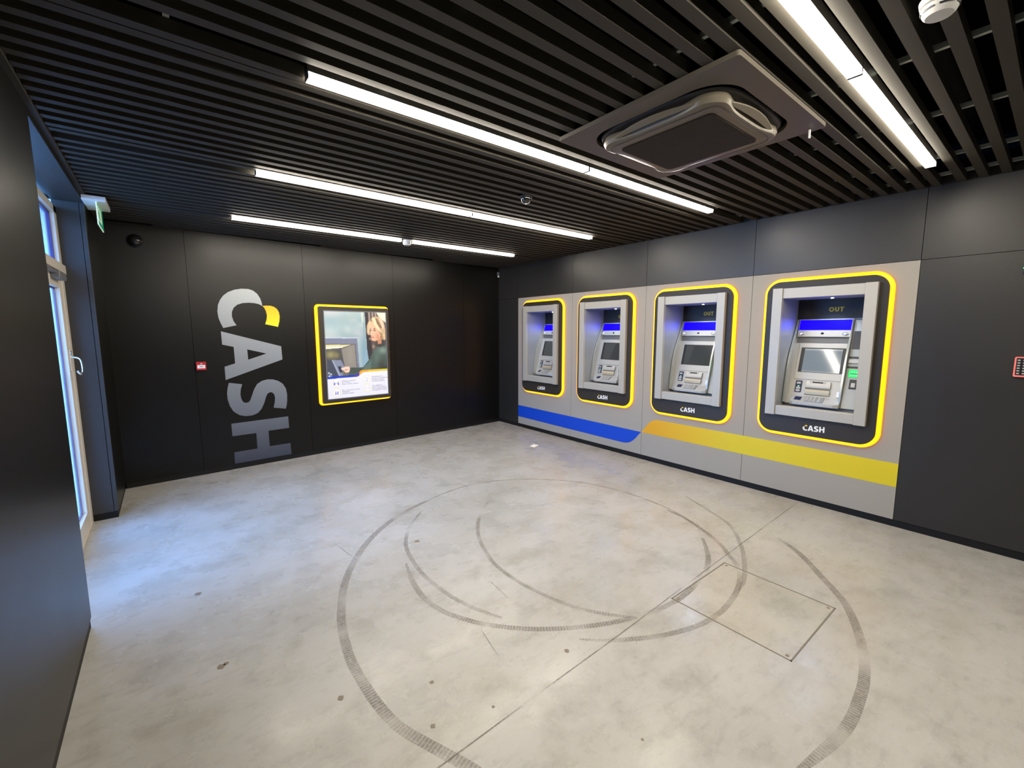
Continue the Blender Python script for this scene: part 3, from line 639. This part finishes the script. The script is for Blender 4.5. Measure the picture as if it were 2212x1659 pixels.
    def traypad(s0, s1, xa, xb, nm, mt, par, dz=.003):
        q = [tx(s0, xa), tx(s1, xa), tx(s1, xb), tx(s0, xb)]; m = MB(); m.hexa([(a, b, c-.002) for a, b, c in q] + [(a, b, c+dz) for a, b, c in q]); return m.build(nm, M[mt], par)
    kp = traypad(-.035, .115, .052, .118, 'keypad', 'padgrey', tr)
    m = MB()
    for i in range(4):
        for j in range(4):
            s = .100 - j*.030 - (.008 if j == 3 else 0); x = .108 - i*.0155; q = [tx(s-.010, x-.0055), tx(s+.010, x-.0055), tx(s+.010, x+.0055), tx(s-.010, x+.0055)]
            m.hexa([(a, b, c+.002) for a, b, c in q] + [(a, b, c+.0052) for a, b, c in q])
    m.build('keys', M['silver2'], kp)
    traypad(.148, .205, .066, .108, 'keypad_label', 'navy', tr, .001)
    # service column on the right
    sv = slab(MB(), -.308, -.164, .934, 1.738, -.029, .003).build('service_module', M['cream2'], T, bevel=.002)
    slab(MB(), -.262, -.171, 1.470, 1.634, .003, .006).build('side_display', M['sidescreen'], sv)
    slab(MB(), -.252, -.244, 1.688, 1.694, .003, .004).build('side_badge', M['ink'], sv)
    for z in (1.394, 1.306): slab(MB(), -.272, -.165, z-.008, z+.008, .003, .006).build('card_slot', M['ink'], sv)
    slab(MB(), -.272, -.163, 1.340, 1.375, .003, .018).build('slot_lip', M['silver2'], sv, bevel=.003)
    gr = slab(MB(), -.268, -.183, 1.217, 1.284, .003, .010).build('green_reader', M['green'], sv, bevel=.002)
    m = MB(); slab(m, -.262, -.194, 1.245, 1.250, .0102, .0112); m.build('reader_slot', M['ink'], gr)
    m = MB()
    for i in range(4):
        for z_ in (1.258, 1.229): slab(MB(), -.262+i*.018, -.253+i*.018, z_, z_+.008, .0102, .0110).build('reader_mark', M['greenlt'], gr)
    cr = slab(MB(), -.254, -.199, 1.112, 1.196, .003, .010).build('contactless_reader', M['ink'], sv, bevel=.002)
    slab(MB(), -.242, -.212, 1.128, 1.166, .010, .0112).build('reader_pad', M['silver2'], cr)
    return T, sc
M['accent2'] = mat('accent_yellow', (0.85, 0.55, 0.03), 0.5)
M['outword'] = mat('out_yellow', (0.48, 0.36, 0.02), 0.5)
M['silver_rec'] = noisy(mat('recess_silver', (0.36, 0.37, 0.38), 0.4, metal=0.25), 30, 0.02, 0.03)
M['led2'] = mat('led_point', (1, 1, 1), 0.3, emit=(0.95, 0.97, 1.0), es=4.0)
M['padgrey'] = mat('pad_grey', (0.30, 0.31, 0.30), 0.4, metal=0.5)
M['cream2'] = noisy(mat('service_panel', (0.46, 0.46, 0.41), 0.42), 30, 0.02, 0.03)
M['sidescreen'] = mat('side_screen', (0.035, 0.037, 0.045), 0.3)
T3, screen0 = make_atm()
T3.location = (0, CY[3], 0)
def copy_tree(o, parent=None):
    c = o.copy(); COL.objects.link(c); c.parent = parent
    for ch in [x for x in kids[o.name]]: copy_tree(ch, c)
    return c
kids = {}
for o in list(bpy.data.objects): kids.setdefault(o.name, []); 
for o in list(bpy.data.objects):
    if o.parent: kids[o.parent.name].append(o)
labs = ['farthest cash machine in a yellow light ring, next to the dark room corner',
        'cash machine in a yellow light ring above the rounded end of the blue stripe',
        'cash machine in a yellow light ring above the orange start of the yellow stripe',
        'nearest cash machine in a yellow light ring, the only one with its screen lit']
tag(T3, labs[3], 'cash machine', 'cash machines built into the grey wall panels')
for k in (0, 1, 2):
    c = copy_tree(T3); c.location = (0, CY[k], 0); tag(c, labs[k], 'cash machine', 'cash machines built into the grey wall panels')
screen0.data = screen0.data.copy(); screen0.data.materials[0] = M['screen_on']
sb = MB(); slab(sb, -.110, .198, 1.447, 1.463, .0093, .0097); slab(sb, -.110, .198, 1.242, 1.250, .0093, .0097); sb.build('status_bar', M['screen_bar'], bpy.data.objects[screen0.parent.name])
# downlights inside the portals
for k in range(4):
    L = bpy.data.lights.new('portal_downlight', 'SPOT'); L.energy = 9.0; L.color = (0.62, 0.75, 1.0); L.spot_size = R(125); L.spot_blend = 0.6; L.shadow_soft_size = 0.012
    o = bpy.data.objects.new('portal_downlight', L); COL.objects.link(o); o.location = (0.20, CY[k]-.005, 1.932)
    o.rotation_euler = (0, R(14), 0)

# ------------------------------------------------------------------ big wall lettering
wl = empty('wall_lettering', FWP(3.87, 0.0)); tag(wl, 'huge word CASH in silver grey vinyl letters running down the black far wall', 'wall lettering')
def fwf(off): return lambda p: FWP(p[0], p[1], off)
def letter(P, holes, m, par):
    return rel(MB().prism(P, holes, fwf(.0003), fwf(.0015)), wl).build('letter', m, par)
cC = letter(CASH['C'], [], M['letter'], wl); acc = rel(MB().prism(CASH['Cy'], [], fwf(.0003), fwf(.0015)), wl).build('letter_accent', M['accent'], cC); acc['label'] = 'yellow upper tip of the letter C'
letter(CASH['A'], [CASH['Ah']], M['letter'], wl); letter(CASH['S'], [], M['letter'], wl); letter(CASH['H'], [], M['letter'], wl)

# ------------------------------------------------------------------ poster light box
pb = empty('poster_lightbox', FWP(2.635, 1.32)); tag(pb, 'black framed poster light box with a yellow glowing edge, a woman at a cash machine', 'poster light box')
pa, pz, phw, phh = 2.645, 1.3235, .484, .640
rel(MB().prism(rrect(pa, pz, phw, phh, .02, 5), [], fwf(.050), fwf(.085)), pb).build('box', M['plate2'] if 'plate2' in M else M['plate'], pb, bevel=.003)
prof = [(-.012, .0005), (.018, .0005), (.027, .007), (.029, .018), (.025, .034), (.016, .042), (.004, .0475), (-.012, .0475)]
L = [[FWP(p[0], p[1], x) for p in rrect(pa, pz, phw+o, phh+o, .02+max(o, -.01), 5)] for o, x in prof]
mb = MB(); mb.loops(L, closed_v=True, mfun=lambda i: 1 if i in (0, 1, 2) else 0); rel(mb, pb).build('light_ring', [M['ringin'], M['ringout']], pb, smooth=True)
A0, A1, Z0, Z1 = 3.062, 2.206, 0.741, 1.903
m = MB(); m.prism(rrect((A0+A1)/2, (Z0+Z1)/2, .438, .593, .004, 2), [rrect((A0+A1)/2, (Z0+Z1)/2, .428, .583, .003, 2)], fwf(.085), fwf(.092)); rel(m, pb).build('snap_frame', M['frameal'] if 'frameal' in M else M['silver_dk'], pb)
# the printed picture, painted on a grid of small faces
NU, NV = 172, 234
U, V = np.meshgrid((np.arange(NU)+.5)/NU, (np.arange(NV)+.5)/NV)
img = np.zeros((NV, NU, 3))
def srgb(c): c = np.array(c)/255.0; return np.where(c <= .04045, c/12.92, ((c+.055)/1.055)**2.4)
def inside(P):
    r = np.zeros(U.shape, bool); n = len(P)
    for i in range(n):
        x0_, y0_ = P[i]; x1_, y1_ = P[(i+1) % n]
        c = ((y0_ > V) != (y1_ > V)) & (U < (x1_-x0_)*(V-y0_)/((y1_-y0_) or 1e-9) + x0_); r ^= c
    return r
def fillp(P, c, a=1.0):
    k = inside(P); img[k] = img[k]*(1-a) + srgb(c)*a
def soft(cx, cy, rx, ry, c, a=1.0, p=1.0):
    w_ = np.exp(-(((U-cx)/rx)**2 + ((V-cy)/ry)**2)**p)*a; img[:] = img*(1-w_[..., None]) + srgb(c)*w_[..., None]
img[:] = srgb((150, 168, 168))
rs = np.random.RandomState(4)
for _ in range(26): soft(rs.rand()*.68, rs.rand()*.34, .05+.13*rs.rand(), .02+.05*rs.rand(), [(128, 150, 156), (172, 184, 182), (182, 178, 176), (140, 158, 152)][rs.randint(4)], .55)
fillp([(.58, 0), (.67, 0), (.68, .12), (.59, .12)], (196, 198, 180), .7)
fillp([(.61, 0), (.665, 0), (.68, .5), (.69, .75), (.55, .75), (.6, .4)], (120, 146, 150), .6)
soft(.60, .45, .05, .2, (110, 140, 152), .8); soft(.63, .62, .05, .15, (128, 156, 176), .8)
fillp([(.64, 0), (.70, 0), (.74, .30), (.76, .60), (.70, .70), (.66, .45)], (52, 46, 50)); fillp([(.70, 0), (1, 0), (1, .5), (.8, .6), (.75, .5)], (84, 72, 70))
for x in (.70, .76, .81): fillp([(x, 0), (x+.025, 0), (x+.03, .1), (x+.005, .1)], (150, 136, 126))
fillp([(.84, 0), (1, 0), (1, .12), (.88, .05)], (206, 200, 180))
# machine in the picture
fillp([(0, .292), (.50, .300), (.52, .72), (.46, .75), (0, .75)], (112, 116, 132)); fillp([(0, .292), (.50, .300), (.50, .309), (0, .302)], (176, 186, 196))
fillp([(0, .368), (.47, .372), (.485, .72), (0, .75)], (80, 78, 84)); fillp([(.24, .43), (.455, .375), (.475, .69), (.30, .73)], (128, 122, 112))
soft(.38, .52, .06, .12, (142, 134, 122), .6)
fillp([(0, .376), (.40, .380), (.29, .405), (0, .422)], (196, 188, 140)); fillp([(0, .40), (.28, .402), (.25, .415), (0, .424)], (232, 226, 196))
fillp([(0, .435), (.22, .44), (.25, .56), (0, .56)], (74, 70, 66)); soft(.07, .49, .07, .04, (150, 142, 96), .8); soft(.16, .50, .04, .03, (132, 124, 84), .7)
fillp([(.02, .552), (.10, .552), (.22, .775), (.02, .775)], (66, 70, 82)); fillp([(.08, .552), (.22, .555), (.28, .64), (.30, .78), (.20, .775)], (120, 126, 142)); fillp([(.085, .552), (.10, .552), (.225, .775), (.20, .775)], (150, 158, 172))
fillp([(.17, .63), (.22, .63), (.24, .70), (.20, .70)], (46, 46, 58)); fillp([(.24, .66), (.32, .66), (.34, .79), (.25, .79)], (104, 100, 78))
for a, b in ((.03, .70), (.06, .715), (.035, .735), (.065, .745), (.045, .765), (.085, .77), (.02, .75)): soft(a, b, .014, .009, (196, 210, 226), 1, 2)
fillp([(.34, .66), (.62, .66), (.74, .80), (.34, .80)], (62, 64, 66))
# woman: coat, neck, face, hair
coat = [(.36, .650), (.58, .655), (.69, .56), (.76, .47), (.83, .425), (.90, .40), (1.0, .39), (1.0, .80), (.34, .80), (.33, .69)]
fillp(coat, (70, 84, 78)); soft(.93, .46, .08, .04, (122, 138, 128), .85); soft(.83, .55, .06, .09, (92, 108, 100), .7); soft(.90, .66, .08, .09, (58, 58, 54), .9); fillp([(.55, .70), (.60, .655), (.73, .56), (.70, .72), (.60, .71)], (86, 104, 96)); fillp([(.53, .71), (.70, .725), (1, .64), (1, .80), (.52, .80)], (58, 56, 54), .85)
fillp([(.36, .652), (.57, .665), (.54, .70), (.40, .72), (.35, .70)], (66, 76, 70))
fillp([(.83, .26), (.97, .26), (.97, .40), (.88, .42), (.80, .40)], (62, 62, 60)); fillp([(.84, .30), (.92, .30), (.91, .375), (.85, .38)], (176, 126, 96))
soft(.77, .41, .02, .02, (160, 136, 110), .8)
hairP = [(.665, .22), (.67, .16), (.70, .11), (.76, .065), (.83, .045), (.90, .055), (.96, .10), (.985, .18), (.99, .26), (.985, .33), (.94, .33), (.90, .27), (.86, .20), (.80, .16), (.74, .16), (.72, .20), (.715, .27), (.69, .27), (.67, .25)]
fillp(hairP, (178, 152, 118))
face = [(.725, .12), (.80, .11), (.86, .16), (.895, .24), (.90, .29), (.86, .325), (.80, .345), (.755, .338), (.735, .325), (.742, .305), (.735, .292), (.742, .28), (.715, .262), (.722, .245), (.735, .215), (.728, .18)]
fillp(face, (212, 164, 134)); soft(.85, .29, .04, .05, (178, 118, 88), .7); soft(.77, .30, .03, .03, (196, 140, 112), .5); soft(.745, .235, .012, .02, (226, 184, 156), .6)
for a, b, rx, ry in ((.80, .215, .022, .008), (.738, .215, .010, .007)): soft(a, b, rx, ry, (60, 40, 38), .95, 1.5)
fillp([(.77, .20), (.80, .188), (.828, .192), (.80, .20)], (86, 58, 48)); soft(.762, .298, .022, .006, (150, 78, 72), .9, 1.5); soft(.725, .262, .01, .006, (150, 100, 84), .6)
for (p, c) in (([(.76, .07), (.80, .055), (.84, .12), (.89, .20), (.93, .25), (.87, .22), (.80, .15)], (214, 196, 158)), ([(.70, .11), (.75, .08), (.735, .15), (.72, .20), (.70, .25), (.68, .24)], (196, 172, 136)), ([(.82, .06), (.86, .08), (.93, .18), (.90, .19), (.84, .13)], (112, 84, 66)), ([(.88, .06), (.93, .08), (.965, .15), (.96, .21), (.92, .15)], (206, 184, 160)), ([(.86, .21), (.93, .25), (.97, .30), (.95, .33), (.90, .27)], (142, 110, 80)), ([(.93, .25), (.98, .27), (.97, .34), (.95, .31)], (200, 172, 128)), ([(.73, .085), (.76, .07), (.755, .10), (.73, .12)], (120, 82, 70))): fillp(p, c, .85)
soft(.715, .315, .015, .012, (190, 160, 110), .7)
# hand with card
fillp([(.22, .655), (.27, .64), (.31, .635), (.355, .638), (.36, .665), (.35, .70), (.31, .708), (.28, .70), (.26, .68), (.23, .668)], (222, 186, 168)); soft(.30, .675, .03, .008, (150, 100, 88), .8); soft(.235, .658, .012, .008, (236, 214, 200), .8)
# bands and white footer
yb = lambda x: .752 + 0*x
foot = [(0, .768), (.47, .765), (.50, .757), (.56, .722), (.585, .715), (1, .713), (1, 1), (0, 1)]
fillp([(0, .742), (.44, .738), (.475, .728), (.53, .695), (.56, .688), (1, .686), (1, .8), (0, .8)], (28, 56, 160))
fillp([(.53, .8), (.47, .757), (.50, .72), (.53, .695), (.56, .688), (1, .686), (1, .8)], (214, 150, 40)); fillp([(.66, .686), (1, .686), (1, .8), (.66, .8)], (216, 176, 44)); fillp([(.85, .686), (1, .686), (1, .8), (.85, .8)], (200, 184, 60))
fillp([(.475, .728), (.53, .695), (.56, .688), (.56, .72), (.50, .77), (.44, .77)], (214, 150, 40), .0)
fillp([(.44, .738), (.475, .728), (.51, .708), (.51, .75), (.46, .77), (.40, .77)], (66, 64, 150))
fillp(foot, (214, 212, 218))
from math import cos, sin, pi
for cx_, cy_, t in ((.135, .822, 0), (.135, .933, 1), (.635, .800, 2), (.635, .912, 3)):
    rr_ = np.sqrt(((U-cx_)/1.0)**2 + ((V-cy_)/.735)**2); k = (rr_ < .062) & (rr_ > .054); img[k] = srgb((214, 200, 130)); k = rr_ < .054; img[k] = srgb((224, 222, 226))
    if t == 0:
        for q in (-.030, .030): soft(cx_+q, cy_-.010, .009, .007, (60, 56, 160), .9, 2); fillp([(cx_+q-.012, cy_), (cx_+q+.012, cy_), (cx_+q+.008, cy_+.024), (cx_+q-.008, cy_+.024)], (90, 84, 176))
        fillp([(cx_-.016, cy_-.0015), (cx_+.016, cy_-.0015), (cx_+.016, cy_+.0015), (cx_-.016, cy_+.0015)], (80, 80, 170))
    elif t == 1:
        for q in (-.016, .016): soft(cx_+q, cy_-.010, .009, .007, (80, 80, 170), .9, 2); fillp([(cx_+q-.011, cy_), (cx_+q+.011, cy_), (cx_+q+.007, cy_+.024), (cx_+q-.007, cy_+.024)], (100, 98, 180))
    elif t == 2:
        for q in (-.014, .016): soft(cx_+q, cy_-.010, .006, .010, (110, 108, 180), .8, 2)
        fillp([(cx_-.03, cy_+.016), (cx_+.028, cy_+.010), (cx_+.028, cy_+.015), (cx_-.026, cy_+.023)], (140, 136, 190))
    else:
        rq = np.sqrt(((U-cx_)/.036)**2 + ((V-cy_)/.018)**2); k = (rq < 1) & (rq > .8); img[k] = srgb((160, 156, 190))
for _ in range(1):      # soften like a print
    p = np.pad(img, ((1, 1), (1, 1), (0, 0)), 'edge'); img = (p[:-2, 1:-1]+p[2:, 1:-1]+p[1:-1, :-2]+p[1:-1, 2:]+2*img)/6
me = bpy.data.meshes.new('poster_print')
ga = A0 + (A1-A0)*np.arange(NU+1)/NU; gz = Z1 + (Z0-Z1)*np.arange(NV+1)/NV
OX, OY, OZ = pb.location
vv = [(lambda q: (q[0]-OX, q[1]-OY, q[2]-OZ))(FWP(a, z, .0872)) for z in gz for a in ga]
ff = [(j*(NU+1)+i, (j+1)*(NU+1)+i, (j+1)*(NU+1)+i+1, j*(NU+1)+i+1) for j in range(NV) for i in range(NU)]
me.from_pydata(vv, [], ff)
ca = me.color_attributes.new('print', 'FLOAT_COLOR', 'CORNER')
colv = np.ones((len(ff), 4, 4)); colv[:, :, :3] = img.reshape(-1, 1, 3); ca.data.foreach_set('color', colv.ravel())
pm = mat('poster_ink', (1, 1, 1), 0.35); nt = pm.node_tree; b_ = nt.nodes['Principled BSDF']; at = N(nt, 'ShaderNodeAttribute', attribute_name='print')
nt.links.new(at.outputs['Color'], b_.inputs['Base Color']); nt.links.new(at.outputs['Color'], b_.inputs['Emission Color']); b_.inputs['Emission Strength'].default_value = 0.27
me.materials.append(pm); pr = bpy.data.objects.new('poster_print', me); COL.objects.link(pr); pr.parent = pb
# small text on the poster
def text_mesh(body, size, name, m, mapper, parent, spacing=1.0, align='LEFT', bold=0.0):
    cu = bpy.data.curves.new(name, 'FONT'); cu.body = body; cu.size = size; cu.space_line = spacing; cu.align_x = align; cu.offset = bold; cu.resolution_u = 2
    ob = bpy.data.objects.new(name, cu); COL.objects.link(ob); bpy.context.view_layer.update()
    dg = bpy.context.evaluated_depsgraph_get(); me_ = bpy.data.meshes.new_from_object(ob.evaluated_get(dg)); bpy.data.objects.remove(ob)
    for v in me_.vertices: v.co = mapper(v.co)
    me_.materials.clear(); me_.materials.append(m); me_.name = name
    o = bpy.data.objects.new(name, me_); COL.objects.link(o); o.parent = parent; return o
M['print_ink'] = mat('print_ink', (0.10, 0.10, 0.16), 0.5)
def pmap(u0, v0):
    def f(c):
        q = FWP(A0+(A1-A0)*u0 - c.x, Z1+(Z0-Z1)*v0 + c.y, .0878); return Vector((q[0]-OX, q[1]-OY, q[2]-OZ))
    return f
for u0, v0, s in ((.22, .808, 'Gardez une distance\nde 1,5 mètre\nHoud 1,5 meter afstand'), (.22, .918, 'Max. 2 personnes à la fois\nMaximaal 2\npersonen tegelijk'), (.72, .782, 'Désinfectez-vous\nles mains avant utilisation\nOntsmet je handen\nbij het binnenkomen'), (.72, .892, 'Il est obligatoire\nde porter un masque\nHet is verplicht om een\nmondmasker te dragen')):
    text_mesh(s, .0235, 'poster_text', M['print_ink'], pmap(u0, v0), pr, .92)

# ------------------------------------------------------------------ small fittings
# fire alarm call point
ca_ = empty('fire_alarm_call_point', FWP(4.413, 1.257)); tag(ca_, 'small red fire alarm call point on the black far wall beside the big letters', 'fire alarm')
rel(MB().prism(rrect(4.413, 1.257, .046, .046, .005, 3), [], fwf(.0005), fwf(.045)), ca_).build('body', M['red'], ca_, bevel=.003)
rel(MB().prism(rrect(4.413, 1.250, .036, .019, .002, 2), [], fwf(.045), fwf(.0465)), ca_).build('break_panel', M['white'], ca_)
rel(MB().prism(rrect(4.413, 1.250, .018, .003, .001, 1), [], fwf(.0465), fwf(.0470)), ca_).build('push_mark', M['ink'], ca_)
rel(MB().prism(rrect(4.411, 1.283, .009, .004, .001, 1), [], fwf(.045), fwf(.046)), ca_).build('status_label', M['white'], ca_)
# exit sign on the left wall near the ceiling
ex = empty('exit_sign', (-5.05, -1.2, 2.70)); tag(ex, 'green and white exit sign hanging from a white box high on the left wall', 'exit sign')
rel(MB().box(WX+.004, -4.985, -1.41, -1.02, 2.676, 2.716), ex).build('mounting_box', M['whiteplastic'], ex, bevel=.004)
px_ = -5.045
pn = rel(MB().box(px_-.004, px_+.004, -1.395, -1.015, 2.50, 2.676), ex).build('sign_panel', M['signwhite'], ex)
m = MB(); m.box(px_+.0042, px_+.0048, -1.39, -1.02, 2.504, 2.535); m.box(px_+.0042, px_+.0048, -1.12, -1.02, 2.535, 2.67); m.box(px_+.0042, px_+.0048, -1.39, -1.02, 2.655, 2.672); m.box(px_+.0042, px_+.0048, -1.28, -1.235, 2.55, 2.64)
# running figure
m.lathe([(.013, 0), (.013, .0006)], (px_+.0042, -1.345, 2.635), 'x', 12)
m.poly([(px_+.0048, -1.36, 2.62), (px_+.0048, -1.325, 2.61), (px_+.0048, -1.315, 2.57), (px_+.0048, -1.335, 2.54), (px_+.0048, -1.35, 2.565), (px_+.0048, -1.375, 2.59)])
rel(m, ex).build('pictogram', M['greensign'], pn)
# smoke detectors
def smoke(x, y, lab, s=1.0):
    t = empty('smoke_detector', (x, y, H)); tag(t, lab, 'smoke detector', 'smoke detectors')
    rel(MB().lathe([(.054*s, 0), (.055*s, -.004), (.052*s, -.020*s), (.046*s, -.022*s)], (x, y, H-.0005), n=40), t).build('base', M['whiteplastic'], t, smooth=True)
    hd_ = rel(MB().lathe([(.044*s, -.0225*s), (.050*s, -.026*s), (.049*s, -.036*s), (.042*s, -.050*s), (.036*s, -.056*s), (.010*s, -.058*s)], (x, y, H-.0005), n=40), t).build('sensor_head', M['whiteplastic'], t, smooth=True)
    m = MB()
    for i in range(6):
        a0 = i*math.pi/3+.12; a1 = (i+1)*math.pi/3-.12; L = []
        for k in range(8):
            a = a0+(a1-a0)*k/7; r_ = .0497*s; L.append([(x+r_*cos(a), y+r_*sin(a), H-.0375*s), (x+(r_-.0015)*cos(a), y+(r_-.0015)*sin(a), H-.0425*s), (x+(r_-.006)*cos(a), y+(r_-.006)*sin(a), H-.0400*s)])
        m.loops(L, caps=True)
    rel(m, t).build('vent_slots', M['ink'], hd_)
    return t
smoke(-2.315, -1.262, 'white smoke detector between the halves of the lamp line nearest the far wall', 1.0)
smoke(-2.600, -5.950, 'white smoke detector cut by the top edge of the picture, beside the brightest lamp')
# dome camera on the ceiling
M['dome'] = mat('dome_glass', (0.015, 0.015, 0.015), 0.06, spec=0.8)
dc = empty('dome_camera', (-2.30, -3.475, H)); tag(dc, 'small dark dome camera hanging from the middle of the slatted ceiling', 'security camera', 'dark dome cameras')
rel(MB().lathe([(.050, 0), (.050, -.012), (.044, -.016)], (-2.30, -3.475, H-.0005), n=32), dc).build('base', M['ink'], dc, smooth=True)
rel(MB().lathe([(.043, -.0155)] + [(.042*cos(R(a)), -.016-.042*sin(R(a))) for a in range(0, 90, 10)] + [(.003, -.058)], (-2.30, -3.475, H-.0005), n=32), dc).build('dome', M['dome'], dc, smooth=True)
rel(MB().lathe([(.010, -.056), (.010, -.062)], (-2.30, -3.475, H), n=12), dc).build('lens_spot', M['whiteplastic'], dc)
dw = empty('dome_camera', FWP(4.87, 2.56)); tag(dw, 'dark dome camera on the upper left end of the far wall, almost lost in shadow', 'security camera', 'dark dome cameras')
m = MB(); prof_ = [(.065, .0), (.066, .02), (.055, .035)] + [(.052*cos(R(a)), .036+.05*sin(R(a))) for a in range(5, 90, 12)] + [(.003, .086)]
def wall_lathe(mb, prof, a0, z0, n=28):
    L = [[FWP(a0+r_*cos(2*pi*i/n), z0+r_*sin(2*pi*i/n), h+.0006) for i in range(n)] for r_, h in prof]; mb.loops(L, caps=True); return mb
rel(wall_lathe(MB(), prof_[:3], 4.87, 2.56), dw).build('base', M['ink'], dw, smooth=True)
rel(wall_lathe(MB(), prof_[2:], 4.87, 2.56), dw).build('dome', M['dome'], dw, smooth=True)
# motion sensor in the corner
pi_ = empty('motion_sensor', (-0.03, -0.04, 2.58)); tag(pi_, 'tiny motion sensor high in the corner between far wall and machine wall', 'sensor')
rel(MB().box(-.048, -.012, -.045, -.012, 2.605, 2.665), pi_).build('bracket', M['silver_dk'], pi_, bevel=.004)
rel(MB().lathe([(.006, -.014), (.016, -.008), (.019, .002), (.016, .012), (.006, .018)], (-.032, -.038, 2.588), n=20), pi_).build('lens', M['white'], pi_, smooth=True)
# keypad at the right edge
kx = empty('door_keypad', (0, -6.137, 1.385)); tag(kx, 'small access keypad with a pinkish red rim on the dark wall at the right edge', 'keypad')
kf = MB().prism(rrect(-6.137, 1.386, .036, .070, .009, 4), [], wp(-.0005), wp(-.022)); rel(kf, kx).build('body', M['pink'], kx, bevel=.003)
rel(MB().prism(rrect(-6.137, 1.388, .027, .060, .004, 3), [], wp(-.022), wp(-.0235)), kx).build('key_field', M['ink'], kx)
m = MB()
for i in range(6):
    for j in range(2): m.prism(rrect(-6.122-.026*j, 1.433-.0185*i, .007, .0045, .002, 2), [], wp(-.0235), wp(-.0255))
rel(m, kx).build('keys', M['silver2'], kx)
gi = empty('indicator_light', (0, -6.09, 2.073)); tag(gi, 'tiny green indicator light high on the dark wall at the right edge', 'indicator light')
rel(MB().box(-.02, -.0005, -6.20, -6.082, 2.03, 2.075), gi).build('housing', M['ink'], gi, bevel=.003)
rel(MB().lathe([(.006, 0), (.006, -.006), (.002, -.008)], (-.020, -6.089, 2.066), 'x', 12), gi).build('lens', M['greenled'], gi)
# scrap of paper on the floor
pp = MB().hexa([(-.711, -1.685, .0015), (-.71, -1.780, .0015), (-.579, -1.730, .0015), (-.593, -1.638, .0015), (-.711, -1.685, .003), (-.71, -1.780, .003), (-.579, -1.730, .004), (-.593, -1.638, .003)])
tag(pp.build('paper_slip', M['paper']), 'small white slip of paper lying on the concrete floor near the far corner', 'paper')
